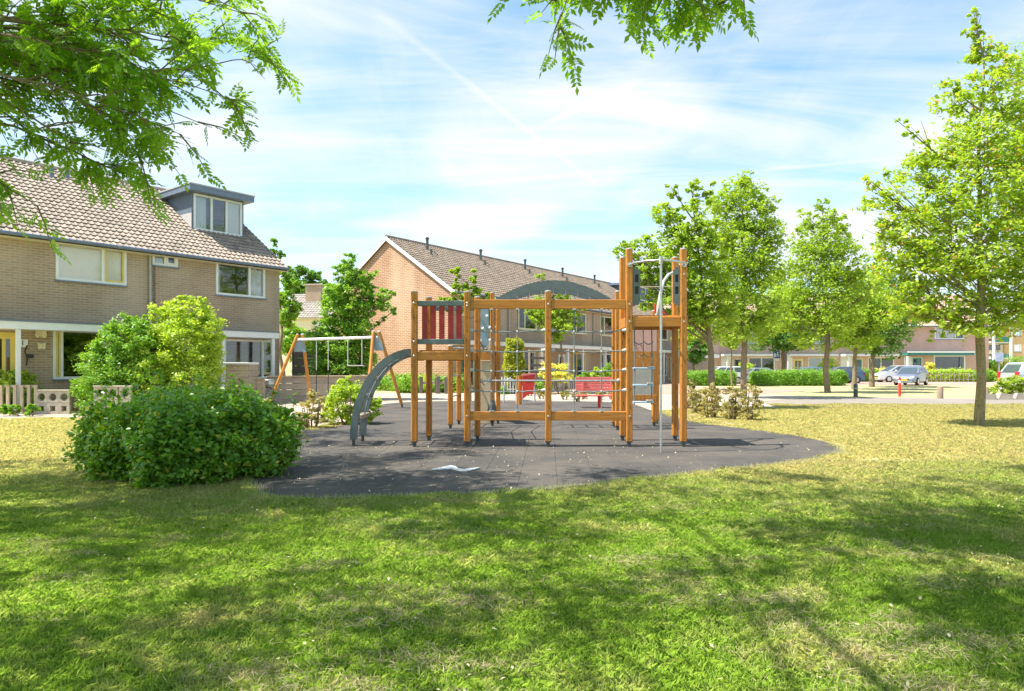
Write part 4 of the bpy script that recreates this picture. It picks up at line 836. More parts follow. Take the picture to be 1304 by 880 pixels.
# second brick house corner behind it
# ---------------------------------------------------------------- cars
def car(label, x, y, rz, L, Wd, H, paintm, kind='hatch', group='cars parked along the far road'):
    t = thing('parked_car', label, 'car', (x, y, .013), rz, group); hw = Wd/2
    # stations along +x (front at +L/2): (x, belt z, half width)
    if kind == 'mpv': S = [(-.5, .55, .82), (-.492, .98, .90), (-.40, 1.0, .98), (-.1, .98, 1.0), (.2, .95, 1.0), (.33, .90, .99), (.42, .78, .94), (.48, .62, .84), (.5, .48, .70)]; G_ = (-.485, -.40, .10, .335)
    elif kind == 'sedan': S = [(-.5, .60, .80), (-.485, .92, .88), (-.38, .96, .96), (-.1, .94, 1.0), (.18, .92, 1.0), (.30, .86, .98), (.42, .76, .93), (.48, .64, .84), (.5, .48, .70)]; G_ = (-.40, -.24, .06, .25)
    else: S = [(-.5, .55, .80), (-.49, .92, .88), (-.40, .97, .96), (-.1, .95, 1.0), (.18, .92, 1.0), (.30, .86, .98), (.42, .76, .93), (.48, .62, .84), (.5, .48, .70)]; G_ = (-.49, -.38, .05, .27)
    hs = H/1.48; m = MB(); n = len(S); prof = lambda b, w: [(-w*.86*hw, .20), (-w*hw, .30), (-w*hw, .62*b+.1), (-w*.955*hw, b*hs), (-w*.6*hw, b*hs+.03), (w*.6*hw, b*hs+.03), (w*.955*hw, b*hs), (w*hw, .62*b+.1), (w*hw, .30), (w*.86*hw, .20)]
    vs = []; fs = []
    for (sx, b, w) in S: vs += [(sx*L, yy, zz) for yy, zz in prof(b, w)]
    for i in range(n-1):
        for j in range(10): fs.append((i*10+j, i*10+(j+1) % 10, (i+1)*10+(j+1) % 10, (i+1)*10+j))
    fs += [tuple(range(9, -1, -1)), tuple((n-1)*10+j for j in range(10))]; m.add(vs, fs); B = m.build('body', paintm, t, True, 35)
    # greenhouse
    a0, a1, a2, a3 = [g*L for g in G_]; zb = .93*hs; zr = H; wb, wt = hw*.94, hw*.74; g = MB()
    ring = lambda x0, x1, w, z: [(x0, -w, z), (x0, w, z), (x1, w, z), (x1, -w, z)]
    lo = ring(a0, a3, wb, zb); hi = ring(a1, a2, wt, zr-.04); tp = ring(a1+.12, a2-.15, wt*.8, zr)
    g.add(lo+hi+tp, [(0, 1, 5, 4), (1, 2, 6, 5), (2, 3, 7, 6), (3, 0, 4, 7), (4, 5, 9, 8), (5, 6, 10, 9), (6, 7, 11, 10), (7, 4, 8, 11), (8, 9, 10, 11)]); g.build('roof', paintm, B, True, 30)
    def lerp(p, q, s): return tuple(p[i]+(q[i]-p[i])*s for i in range(3))
    def pane(c, ins, nm, off, par=B):
        """c: 4 corners lo0 lo1 hi1 hi0, cut back by fractions, moved outward"""
        u0, u1, v0, v1 = ins; q = [lerp(lerp(c[0], c[1], u), lerp(c[3], c[2], u), v) for u, v in ((u0, v0), (u1, v0), (u1, v1), (u0, v1))]
        nn = (Vector(q[1])-Vector(q[0])).cross(Vector(q[3])-Vector(q[0])).normalized(); ctr = sum((Vector(x) for x in q), Vector())/4
        if nn.dot(ctr-Vector(((a1+a2)/2, 0, zb))) < 0: nn = -nn
        m = MB(); m.add([tuple(Vector(p)+nn*off) for p in q]+[tuple(Vector(p)+nn*.001) for p in q], [(0, 1, 2, 3), (4, 7, 6, 5)]+[(i, (i+1) % 4, 4+(i+1) % 4, 4+i) for i in range(4)]); return m.build(nm, m_carglass_d, par)
    pane((lo[2], lo[3], hi[3], hi[2]), (.07, .93, .08, .92), 'windscreen', .012); pane((lo[0], lo[1], hi[1], hi[0]), (.1, .9, .12, .88), 'rear_window', .012)
    for q in ((lo[1], lo[2], hi[2], hi[1]), (lo[0], lo[3], hi[3], hi[0])):
        for (u0, u1) in ((.06, .34), (.37, .62), (.65, .93)): pane(q, (u0, u1, .10, .90), 'side_window', .012)
    for sx in (-.30, .31):
        for sy in (-1, 1):
            w = MB(); yy = sy*hw*.90; R = .315; w.tube([(sx*L, yy-sy*.10, R), (sx*L, yy-sy*.09, R), (sx*L, yy+sy*.07, R), (sx*L, yy+sy*.09, R)], [R*.9, R, R, R*.93], 18); W_ = w.build('wheel', m_tyre, t, True, 40)
            MB().tube([(sx*L, yy+sy*.085, R), (sx*L, yy+sy*.10, R)], [R*.66, R*.60], 14).build('rim', m_chrome, W_, True, 30)
            MB().tube([(sx*L, yy-sy*.05, R+.01), (sx*L, yy+sy*.055, R+.01)], [R*1.16]*2, 18).build('wheel_arch', m_plastic, B)
    for sy in (-1, 1):
        MB().box(.462*L, .488*L, min(sy*hw*.55, sy*hw*.86), max(sy*hw*.55, sy*hw*.86), .60*hs, .72*hs, .01).build('headlight', m_headl, B)
        tl = MB(); z0, z1 = (.62, 1.05) if kind == 'mpv' else (.68, .90); tl.box(-.502*L, -.475*L, min(sy*hw*.66, sy*hw*.92), max(sy*hw*.66, sy*hw*.92), z0*hs, z1*hs, .01); tl.build('tail_light', m_taill, B)
        MB().box(.15*L, .19*L, min(sy*hw*.97, sy*(hw+.16)), max(sy*hw*.97, sy*(hw+.16)), .96*hs, 1.08*hs, .02).build('wing_mirror', paintm, B)
    MB().box(.492*L, .508*L, -.26, .26, .38, .49).build('number_plate', m_plate, B); MB().box(-.512*L, -.497*L, -.26, .26, .52, .63).build('number_plate', m_plate, B)
    MB().box(.47*L, .503*L, -hw*.45, hw*.45, .50, .60).build('grille', m_plastic, B); MB().box(-.508*L, -.45*L, -hw*.80, hw*.80, .28, .44, .02).build('bumper', m_plastic if kind != 'mpv' else paintm, B); MB().box(.44*L, .504*L, -hw*.7, hw*.7, .22, .34, .02).build('bumper', paintm, B)
    return t
m_carglass_d = mk("car_window", (.06, .085, .10), .06, .05, bmp=0, spec=1.0, fine=False)
cx_ = lambda px, Y: (px-CX)/F*Y
car('silver people carrier parked side-on beside the grey car', cx_(1144, 66), 66, pi, 4.4, 1.75, 1.62, p_silver, 'mpv')
car('dark grey car facing the camera with a yellow number plate', cx_(1160, 55.5), 55.5, atan2(-.70, -.71), 3.9, 1.7, 1.50, p_grey)
car('dark navy hatchback parked at the right end of the long hedge', cx_(1071, 61), 61.5, pi, 4.1, 1.72, 1.50, p_navy)
car('blue car half hidden behind the middle of the long hedge', cx_(1026, 62), 62.5, pi, 3.9, 1.7, 1.45, paint("blue_paint", (.16, .26, .40)))
car('pale blue and white saloon hidden up to its roof by the hedge', cx_(975, 62), 62.5, 0, 4.2, 1.7, 1.40, paint("pale_blue_paint", (.42, .50, .60)), 'sedan')
car('white estate car parked behind the leaning tree trunk', cx_(917, 60), 60, pi, 4.3, 1.72, 1.52, p_white)
car('silver hatchback with tall red tail lights cut off by the right edge', 28.0, 35.6, radians(-3), 4.2, 1.75, 1.72, p_silver, 'mpv', None)
# ---------------------------------------------------------------- street furniture
def sign():
    p = G(989, 487); Y = 62*.93; x = cx_(988.5, 57); t = thing('road_sign', 'blue square road sign with white symbols on a grey pole behind the hedge', 'sign', (x, 57, 0)); z = lambda py: 1.5+(HY-py)/F*57
    MB().tube([(0, 0, -.1), (0, 0, z(446))], .035, 8).build('pole', m_steel, t); b = MB().box(-.28, .28, -.05, -.035, z(456), z(446.5), .004).build('panel', m_blue, t); zc = z(451.2)
    for P in (((-.22, -.22), (-.06, -.22), (-.06, .02), (-.14, .12), (-.22, .02)), ((.0, -.22), (.05, -.22), (.08, -.02), (.16, -.22), (.20, -.20), (.12, .04), (.14, .18), (.06, .22), (.03, .10))): MB().prism([(a, c+zc) for a, c in P], 'y', -.056, -.051).build('symbol', m_white, b)
    MB().box(-.24, .24, -.05, -.035, z(459.5), z(457), .004).build('lower_plate', m_white, t)
sign()
def stump(px, py, h, r, label): p = G(px, py); t = thing('wooden_bollard', label, 'bollard', p, 0, 'short wooden bollards beside the path'); MB().tube([(0, 0, -.05), (0, 0, h-.02), (0, 0, h)], [r, r*.97, r*.86], 12).build('post', m_stump, t, True, 40); MB().tube([(0, 0, h), (0, 0, h+.006)], r*.82, 12).build('end_grain', m_palew, t)
stump(1197, 507.5, .57, .135, 'short thick wooden bollard in the middle of the pink road entrance'); stump(1255, 508.5, .56, .125, 'short thick wooden bollard just right of the large tree trunk')
p = G(1145.5, 505); t = thing('marker_post', 'red and white traffic marker post standing at the verge corner', 'post', p); MB().tube([(0, 0, -.05), (0, 0, .68)], .062, 12).build('lower_band', m_brightred, t, True, 40); MB().tube([(0, 0, .681), (0, 0, .82)], .062, 12).build('white_band', m_white, t, True, 40); MB().tube([(0, 0, .821), (0, 0, .97), (0, 0, 1.0)], [.062, .06, .03], 12).build('top_band', m_brightred, t, True, 40)
p = G(1089.5, 505.5); t = thing('plastic_bollard', 'dark grey round bollard with pale band at the foot of a tree', 'bollard', p); MB().tube([(0, 0, -.05), (0, 0, .60)], .10, 12).build('post', m_foot, t, True, 40); MB().tube([(0, 0, .40), (0, 0, .46)], .103, 12).build('band', m_gcap, t, True, 40); MB().tube([(0, 0, .60), (0, 0, .65)], [.10, .06], 12).build('cap', m_plastic, t, True)
def bollards(px, py, n, sp, h, label):
    p = G(px, py); t = thing('timber_barrier', label, 'barrier', p, 0, 'grey timber barriers behind the climbing frame')
    for i in range(n): MB().box(i*sp, i*sp+.20, -.09, .09, -.05, h*(1-.05*(i % 2)), .015).build('post', m_darkw, t)
    MB().box(.2, (n-1)*sp, -.03, .03, h*.55, h*.70, .005).build('rail', m_greyw, t)
bollards(534, 501, 2, .88, .95, 'grey timber barrier with two posts left of the climbing frame deck'); bollards(556, 501.5, 2, .44, .98, 'grey timber barrier with two close posts under the climbing frame deck')
# red bin with tubular stand
p = G(662, 515.5); BY = p.y
t = thing('litter_bin', 'red litter bin on an orange wooden post seen through the rope net', 'bin', p)
MB().tube([(-.03, 0, -.03), (-.03, 0, 1.15)], .11, 12).build('post', m_wood_in, t, True, 40); MB().box(-.08, .02, -.05, .05, -.03, .10).build('foot', m_foot, t)
b = MB(); b.prism([(.10, .22), (.34, .42), (.52, .42), (.60, 1.20), (.10, 1.12)], 'y', -.20, .22); b.build('bin_body', m_brightred, t); MB().prism([(.08, 1.125), (.60, 1.205), (.62, 1.24), (.08, 1.22)], 'y', -.23, .25).build('lid', m_pinkred, t)
t = thing('hoop_stand', 'white tubular hoop stand beside the red litter bin', 'bike stand', p+Vector((-.1, 1.4, 0)))
for x in (-.55, .22):
    w = .55; MB().tube([(x, 0, -.02), (x+.02, 0, .7), (x+.08, 0, .92), (x+.25, 0, 1.02), (x+.42, 0, .92), (x+.5, 0, .7), (x+.52, 0, -.02)], .032, 8).build('hoop', m_gcap, t, True)
# red picnic bench
p = G(764, 520); t = thing('picnic_bench', 'faded red metal park bench with backrest behind the rope net', 'bench', p, radians(4))
w2 = .82
for i in range(4): MB().box(-w2, w2-.1, .42+.01*i, .46+.01*i, .62+i*.13, .73+i*.13, .008).build('backrest_slat', m_pinkred, t)
for i in range(4): MB().box(-w2-.1, w2, -.30+i*.14, -.18+i*.14, .44, .48, .008).build('seat_slat', m_brightred if i == 0 else m_pinkred, t)
for x in (-.02, ): MB().box(x-.06, x+.06, -.05, .05, -.03, .44).build('leg', m_brightred, t)
for x in (-.55, .5): MB().box(x-.03, x+.03, .38, .43, .3, 1.12).build('back_support', m_pinkred, t)
# street lamp + sign far right
Y = 88; t = thing('street_lamp', 'white street lamp with flat head before the apartment block', 'lamp', (cx_(1267, Y), Y, 0)); zt = 1.5+(HY-421)/F*Y; MB().tube([(0, 0, -.1), (0, 0, zt)], [.09, .05], 8).build('pole', m_gcap, t, True); MB().box(-1.0, .35, -.2, .2, zt, zt+.22, .06).build('lamp_head', m_white, t)
Y = 70; t = thing('street_lamp', 'thin dark lamp post with bent arm beside the small blue sign', 'lamp', (cx_(1270.5, Y), Y, 0)); zt = 1.5+(HY-440)/F*Y; MB().tube([(0, 0, -.1), (0, 0, zt), (.1, 0, zt+.1), (.5, 0, zt+.15)], .05, 8).build('pole', m_foot, t, True); MB().box(.4, 1.0, -.1, .1, zt+.1, zt+.2, .03).build('lamp_head', m_foot, t)
t = thing('road_sign', 'small pale blue square sign on a post before the apartment block', 'sign', (cx_(1272, 66), 66, 0)); MB().tube([(0, 0, -.1), (0, 0, 2.9)], .04, 8).build('pole', m_gcap, t); MB().box(-.4, .4, -.06, -.042, 2.0, 2.85, .01).build('panel', mk('faded_blue', (.42, .52, .66), .4), t)
car('small white car far off before the apartment block', cx_(1266, 84), 84, pi, 3.9, 1.65, 1.45, p_white, 'hatch', None)
# ---------------------------------------------------------------- left front gardens
def block(m, s=.36, t_=.10, kind=0):
    """pierced concrete garden block: square plate with a round hole, or a cross-shaped one"""
    n = 16; h = s/2-.004; vs = []; fs = []
    for k in range(n):
        a = 2*pi*k/n+pi/4; c, sn = cos(a), sin(a); q = h/max(abs(c), abs(sn)); r = h*(.68 if kind == 0 else (.78 if k % 4 == 0 else .46))
        for y in (-t_/2, t_/2): vs += [(c*q, y, sn*q+s/2), (c*r, y, sn*r+s/2)]
    for k in range(n):
        a = k*4; b = ((k+1) % n)*4; fs += [(a, a+1, b+1, b), (a+2, b+2, b+3, a+3), (a+1, a+3, b+3, b+1), (a, b, b+2, a+2)]
    return m.add(vs, fs)
bk = [block(MB(), kind=k).mesh('block', m_concrete) for k in (0, 1)]
def blockwall(px0, px1, py, rows, label, zb=0.0):
    a, b = G(px0, py), G(px1, py); d = (b-a); n = max(1, int(round(d.length/.37))); rz = atan2(d.y, d.x); t = thing('garden_wall', label, 'wall', a, rz, 'pierced concrete garden walls'); st = d.length/n
    for r in range(rows):
        for i in range(n): o = link('block', bk[r % 2 == 0 and 1 or 0] if rows > 1 else bk[0], t); o.location = (st*(i+.5), random.uniform(-.004, .004), r*.362)
    MB().box(0, n*st, -.075, .075, rows*.362+.001, rows*.362+.05, .006).build('coping', m_concrete, t)
    if zb: t.location.z = zb; MB().box(0, n*st, -.07, .07, -zb-.05, -.001).build('base', m_concrete, t)
    return t
blockwall(47, 90, 527.5, 2, 'pierced concrete block garden wall in front of the brown brick wall')
blockwall(120, 168, 529.5, 2, 'pierced concrete block garden wall behind the laurel hedge and below the green bushes', .15)
a = G(-60, 527); b = G(46, 527.3); d = b-a; t = thing('picket_fence', 'pale wooden picket fence in front of the leafy bush at the left edge', 'fence', a, atan2(d.y, d.x))
n = 12
for i in range(n+1):
    x = d.length*i/n; MB().box(x-.05, x+.05, -.03, .03, 0, .92, .006).build('slat', m_palew, t)
MB().box(0, d.length, .031, .07, .14, .22).build('rail', m_palew, t); MB().box(0, d.length, .031, .07, .84, .92).build('rail', m_palew, t)
# raised planter of boards, shed, fence panel behind the swings
def boardwall(label, pxa, pxb, Y0, Y1, z0, z1, n, mat, name, cat, coping=True, tk=.05):
    a = Vector((cx_(pxa, Y0), Y0, z0)); b = Vector((cx_(pxb, Y1), Y1, z0)); d = b-a; t = thing(name, label, cat, a, atan2(d.y, d.x)); L = d.length; h = (z1-z0)/n; seg = max(1, int(L/2.2))
    for i in range(n):
        for s in range(seg): MB().box(L*s/seg+.004, L*(s+1)/seg-.004, -tk/2+random.uniform(-.006, .006), tk/2, i*h+.008, (i+1)*h-.006, .006).build('board', {m_greyw: m_greywx, m_palew: m_palewx, m_darkw: m_darkwx}.get(mat, mat), t)
    for s in range(seg+1): MB().box(L*s/seg-.05, L*s/seg+.05, tk/2+.008, tk/2+.09, -.05, z1-z0).build('post', mat, t)
    if coping: MB().box(-.05, L+.05, -.10, .14, z1-z0+.001, z1-z0+.045, .006).build('coping', m_palewx, t)
    return t
boardwall('low planter wall of weathered grey boards behind the swing legs', 341, 474, 28.2, 29.4, 0, 1.08, 4, m_greyw, 'planter_wall', 'planter')
boardwall('dark grey overlapping board fence panel behind the left swing legs', 374, 401, 32.5, 33, 0, 2.3, 6, m_darkw, 'board_fence', 'fence', False)
boardwall('low bench-like wooden box beside the shed and parked bicycle', 319, 335.5, 25.5, 25.6, 0, 1.02, 3, m_palew, 'wooden_box', 'planter')
def shed():
    Y = 24.2; x0, x1 = cx_(288, Y), cx_(315, Y); t = thing('garden_shed', 'small weathered board shed with a white felt roof before the brick house', 'shed', (x0, Y, 0), radians(8)); w = x1-x0; z1 = 1.5+(HY-464)/F*Y; n = 7
    for i in range(n):
        MB().box(0, w, -.02, .02, z1*i/n+.004, z1*(i+1)/n-.004, .005).build('board', m_palewx, t)
        for xx in (0, w): MB().box(xx-.02 if xx else -.021, xx+.02, .03, 1.5, z1*i/n+.005, z1*(i+1)/n-.005, .004).build('board', m_greyw, t)
    MB().box(-.85, w+.02, -.12, 1.6, z1+.001, z1+.07, .01).build('roof', m_white, t); MB().box(-.8, -.72, .0, .08, -.02, z1).build('post', m_greyw, t); MB().box(-.8, -.72, 1.4, 1.48, -.02, z1).build('post', m_greyw, t)
    MB().tube([(w*.62, -.03, z1*.66), (w*.62, -.05, z1*.66)], .03, 8).build('knob', m_foot, t)
shed()
def bicycle():
    Y = 26.6; t = thing('bicycle', 'dark bicycle leaning under the white framed window', 'bicycle', (cx_(326, Y), Y, 0), radians(60))
    for x in (-.5, .55):
        m = MB(); n = 20; P = [(x+.33*cos(2*pi*i/n), 0, .36+.33*sin(2*pi*i/n)) for i in range(n+1)]; m.tube(P, .02, 6); W_ = m.build('wheel', m_tyre, t)
        for k in range(8): MB().tube([(x, 0, .36), (x+.32*cos(k*pi/4), 0, .36+.32*sin(k*pi/4))], .004, 3).build('spoke', m_steel, W_)
    for P in (((-.5, 0, .36), (-.12, 0, .36), (.38, 0, .85), (-.22, 0, .82), (-.12, 0, .36)), ((-.5, 0, .36), (-.22, 0, .82), (-.26, 0, 1.0)), ((.55, 0, .36), (.38, 0, .85), (.35, 0, 1.08))): MB().tube(P, .02, 6).build('frame', m_bluegrey, t)
    MB().tube([(.25, -.28, 1.05), (.37, -.2, 1.1), (.37, .2, 1.1), (.25, .28, 1.05)], .015, 6).build('handlebar', m_steel, t); MB().ball((-.28, 0, 1.02), .12, 8, 4, .35).build('saddle', m_plastic, t)
    MB().box(.45, .75, -.18, .18, .78, 1.0, .03).build('basket', m_steel, t)
bicycle()
t = thing('stepping_stones', 'pale stone slabs stacked at the left end of the hedge', 'stones', G(98, 532)); 
for k in range(4): MB().box(.16*k-.1, .16*k+.42, -.2+.1*k, .16, .05*k, .05*k+.045, .01).build('stone', m_concrete, t)
# sand-coloured ramp stones by the right shrub
t = thing('kerb_stones', 'pale sloping kerb stones under the shrub at the right edge', 'kerb', G(1272, 509))
for k in range(4): MB().prism([(-.9+.75*k, 0), (-.2+.75*k, 0), (-.22+.75*k, .24), (-.75+.75*k, .32)], 'y', -.15, .25).build('stone', m_concrete, t)
# garden fronts of the middle row
def pickets(label, pxa, pxb, Ya, Yb, h, step, mat, group=None):
    a = Vector((cx_(pxa, Ya), Ya, 0)); b = Vector((cx_(pxb, Yb), Yb, 0)); d = b-a; t = thing('picket_fence', label, 'fence', a, atan2(d.y, d.x), group); n = int(d.length/step); me = MB().box(-.035, .035, -.012, .012, .05, h).mesh('picket', mat)
    for i in range(n+1): o = link('picket', me, t); o.location = (i*step, 0, 0)
    MB().box(0, d.length, .013, .04, h*.25, h*.25+.06).build('rail', mat, t); MB().box(0, d.length, .013, .04, h*.75, h*.75+.06).build('rail', mat, t)
pickets('white picket fence below the golden conifer', 632, 672, 37.0, 37.6, .95, .16, m_white); pickets('grey wooden picket fence behind the yellow flowering shrubs', 690, 728, 37.8, 39.4, .95, .16, m_greyw)
pickets('low wooden garden fence before the end house with green canopy', 1180, 1262, 66.5, 66.5, .95, .45, m_greyw)
t = thing('garden_pergola', 'weathered grey garden gate and trellis right of the golden conifer', 'gate', (cx_(675, 39.5), 39.5, 0), rzM)
for i in range(5): MB().box(0, 1.5, -.02, .02, .25+i*.42, .40+i*.42, .006).build('board', m_darkw, t)
for x in (0, 1.45): MB().box(x, x+.1, .03, .12, 0, 2.5).build('post', m_greyw, t)
# ---------------------------------------------------------------- trees
def PB(px, py, r, Y, dy=0.0, sz=1.0): p = PT(px, py, Y+dy); return (p.x, Y+dy, p.z, r/F*Y, sz)
def T(label, bpx, bpy, tpx, tpy, r, blobs, n, leaf, mat, seed, Y=None, **kw):
    b = G(bpx, bpy) if Y is None else Vector((cx_(bpx, Y), Y, 0)); Y = b.y; top = PT(tpx, tpy, Y); return tree(label, b, top, r, [PB(q[0], q[1], q[2], Y, 0, q[3] if len(q) > 3 else 1.0) for q in blobs], n, leaf, mat, seed, **kw)
gr = 'trees round the playground'
T('large tree with yellowish leaves and thick pale trunk on the dry lawn', 1246, 543, 1252, 40, .105,
  [(1245, 330, 55), (1190, 330, 45), (1290, 350, 50), (1150, 300, 38), (1120, 245, 26), (1150, 345, 38), (1185, 265, 42), (1225, 240, 45), (1275, 270, 48), (1320, 300, 50), (1165, 220, 28), (1205, 180, 38), (1245, 180, 42), (1290, 200, 45), (1215, 125, 26), (1255, 115, 34), (1295, 130, 36), (1250, 70, 20), (1242, 35, 14), (1240, 17, 8), (1280, 80, 24), (1212, 112, 11), (1128, 290, 22), (1110, 232, 14), (1150, 160, 15),
   (1175, 385, 32), (1215, 390, 34), (1265, 395, 34), (1310, 385, 40), (1150, 385, 24), (1190, 425, 13), (1330, 240, 45), (1330, 170, 40), (1345, 360, 42), (1225, 410, 20)],
  31000, .13, m_lf_b, 21, group=gr, bark=m_barky, depth=.7, clear=2.45, up=.7)
T('light green tree standing behind the large tree at the right edge', 1352, 520, 1345, 20, .15, [(1330, 120, 40), (1300, 90, 25), (1305, 170, 32), (1350, 200, 50), (1310, 250, 35), (1345, 290, 50), (1340, 50, 30), (1310, 330, 30)], 15000, .15, m_lf_a, 22, group=gr)
T('tree with upright leafy shoots and a leaning trunk, right of the tall tower', 912, 521, 880, 235, .115,
  [(855, 238, 9, 2.2), (853, 262, 11, 1.6), (848, 285, 20), (862, 305, 24), (880, 285, 22, 1.6), (886, 250, 13, 1.7), (884, 232, 9), (905, 245, 12, 1.6), (820, 322, 20), (795, 318, 14), (838, 330, 24), (870, 340, 26), (900, 330, 26), (815, 350, 18), (788, 322, 10), (845, 365, 24), (880, 372, 28), (905, 300, 22), (915, 365, 26), (825, 385, 16), (895, 400, 22), (925, 395, 20), (868, 398, 16)],
  18000, .15, m_lf_a, 23, group=gr, depth=.7, clear=2.5)
T('full round-topped tree just right of the leaning-trunk tree', 947, 507, 945, 218, .14,
  [(950, 232, 14), (935, 250, 22), (965, 250, 20), (915, 262, 20), (978, 262, 12), (945, 280, 28), (970, 290, 24), (920, 300, 26), (985, 285, 12), (945, 320, 32), (975, 325, 26), (985, 310, 14), (920, 345, 30), (955, 360, 32), (980, 355, 20), (925, 385, 26), (950, 400, 28), (975, 395, 24), (900, 415, 18), (935, 425, 20), (965, 425, 18)], 20000, .18, m_lf_a, 24, group=gr, clear=3.2)
T('tall light green tree with three upright crown peaks', 1054, 500, 1047, 258, .15,
  [(1046, 262, 9, 1.5), (1048, 285, 18, 1.3), (1025, 285, 13, 1.6), (1020, 310, 18), (1045, 315, 26), (1072, 290, 12, 1.6), (1075, 315, 20), (995, 385, 16), (992, 415, 18), (1105, 370, 14), (1025, 432, 16), (1060, 435, 16), (1012, 335, 16), (1040, 345, 30), (1070, 345, 26), (1015, 370, 20), (1045, 380, 32), (1078, 375, 22), (1010, 400, 20), (1035, 410, 26), (1065, 410, 26), (1085, 405, 16), (1095, 330, 8), (1090, 350, 12)], 22000, .19, m_lf_a, 25, group=gr, clear=3.8)
T('young broad tree between the tall three-peaked tree and the parked cars', 1087, 496, 1092, 345, .14, [(1092, 355, 16), (1085, 380, 24), (1110, 375, 24), (1100, 400, 28), (1075, 410, 24), (1125, 400, 22), (1110, 425, 20), (1080, 430, 16), (1100, 435, 16)], 14000, .19, m_lf_a, 26, group=gr, clear=3.2)
T('dark bushy tree overlapping the end house with green canopy', 1110, 493, 1118, 325, .17, [(1118, 335, 14), (1128, 355, 22), (1108, 360, 22), (1140, 378, 22), (1150, 400, 22), (1122, 385, 28), (1105, 405, 26), (1135, 415, 24), (1160, 405, 14), (1120, 430, 20), (1145, 432, 16), (1095, 425, 18), (1132, 448, 12), (1112, 446, 10)], 11000, .22, m_lf_d, 27, group=gr, clear=2.6)
T('dark small tree behind the hedge by the blue road sign', 997, 480, 998, 385, .17, [(995, 395, 16), (980, 410, 18), (1012, 408, 18), (970, 428, 16), (995, 425, 24), (1018, 428, 18), (1008, 440, 12), (985, 440, 12)], 8000, .24, m_lf_d, 28, Y=57, group=gr, clear=3.0)
T('pale green background tree between the two tall trees', 1000, 488, 1000, 335, .15, [(992, 350, 10), (1000, 370, 18), (985, 380, 18), (1005, 395, 20), (975, 400, 18), (965, 380, 10), (1010, 350, 8)], 11000, .24, m_lf_a, 29, Y=66, group=gr, clear=4)
T('slender young tree with thin dark trunk beside the white estate car', 932, 492, 930, 395, .07, [(930, 405, 12), (922, 420, 14), (940, 422, 14), (930, 435, 12)], 3500, .2, m_lf_a, 30, Y=52, group=gr, clear=3)
T('small dark green tree just right of the climbing frame', 883, 478, 884, 425, .12, [(884, 432, 10), (876, 445, 12), (892, 446, 13), (885, 455, 10), (900, 440, 8)], 4000, .24, m_lf_d, 31, Y=62, group=gr, clear=1.6)
T('pale tree filling the gap left of the dark tree behind the posts', 868, 485, 874, 380, .12, [(870, 395, 14), (885, 385, 16), (895, 405, 16), (880, 415, 18), (905, 425, 14), (868, 430, 12)], 6000, .2, m_lf_a, 32, Y=44, group=gr, clear=2.4)
T('broad light green tree in front of the orange brick gable', 440, 506, 445, 325, .15,
  [(445, 335, 11, 1.4), (440, 350, 16), (458, 355, 16), (470, 372, 14), (492, 378, 12), (504, 372, 7), (425, 375, 18), (448, 380, 22), (478, 392, 14), (498, 398, 9), (430, 400, 22), (455, 405, 22), (415, 420, 20), (440, 430, 24), (465, 428, 18), (405, 440, 18), (425, 455, 24), (450, 460, 24), (468, 452, 16), (440, 480, 22), (415, 480, 18), (462, 480, 16), (436, 338, 7), (475, 350, 8)],
  26000, .16, m_lf_gr, 33, group='trees round the playground', clear=1.2, Y=31)
T('young sapling with knobbly upright shoots before the brown roof', 598, 506, 596, 345, .07, [(578, 345, 7, 1.6), (580, 362, 8), (592, 368, 9), (605, 352, 7, 1.5), (608, 368, 8), (596, 382, 12), (575, 378, 8), (617, 378, 8), (562, 385, 8), (585, 390, 9), (628, 384, 6)], 5500, .15, m_lf_a, 34, Y=30, group=gr, clear=3.2)
T('young street tree with thin bare trunk seen through the rope net', 722, 500, 702, 355, .075, [(690, 355, 7, 1.5), (700, 372, 10), (715, 380, 12), (690, 385, 12), (705, 398, 16), (725, 400, 13), (738, 395, 8), (680, 400, 12), (672, 395, 7), (715, 415, 15), (695, 415, 13), (735, 410, 8), (710, 430, 9), (708, 360, 5)], 8000, .17, m_lf_a, 35, Y=38, group=gr, clear=3.0)
T('wide dark pine-like tree rising beyond the small pale house', 388, 467, 388, 338, .25, [(385, 345, 9, .6), (372, 352, 10, .7), (400, 350, 10, .7), (412, 362, 9, .7), (365, 345, 8, .7), (390, 365, 14, .7), (375, 372, 12, .7), (405, 372, 10, .7), (420, 368, 7, .6)], 7000, .4, m_lf_d, 36, Y=80, group=gr, clear=7, depth=.6)
T('narrow tree showing above and beside the right end of the left houses', 362, 467, 352, 300, .12, [(349, 305, 5), (347, 318, 7), (356, 325, 7), (362, 345, 9), (370, 360, 11), (362, 380, 12), (375, 390, 10), (365, 405, 14)], 5000, .22, m_lf_gr, 37, Y=42, group=gr, clear=3)
def back_tree(label, px, py, r, Y, mat, seed, n=5000, leaf=.25):
    P = [(px, py, r), (px-r*.8, py+r*.5, r*.75), (px+r*.8, py+r*.5, r*.75), (px, py+r, r)]; T(label, px, 480, px, py-r, .15, P, n, leaf, mat, seed, Y=Y, group=gr, clear=1.5)
back_tree('bushy green tree between the left houses and the small pale house', 376, 428, 18, 46, m_lf_gr, 38)
back_tree('bushy green tree behind the dark fence panel', 400, 462, 16, 36, m_lf_gr, 39)
back_tree('dark tree hiding the foot of the apartment block', 1262, 462, 8, 80, m_lf_d, 40, 2500)
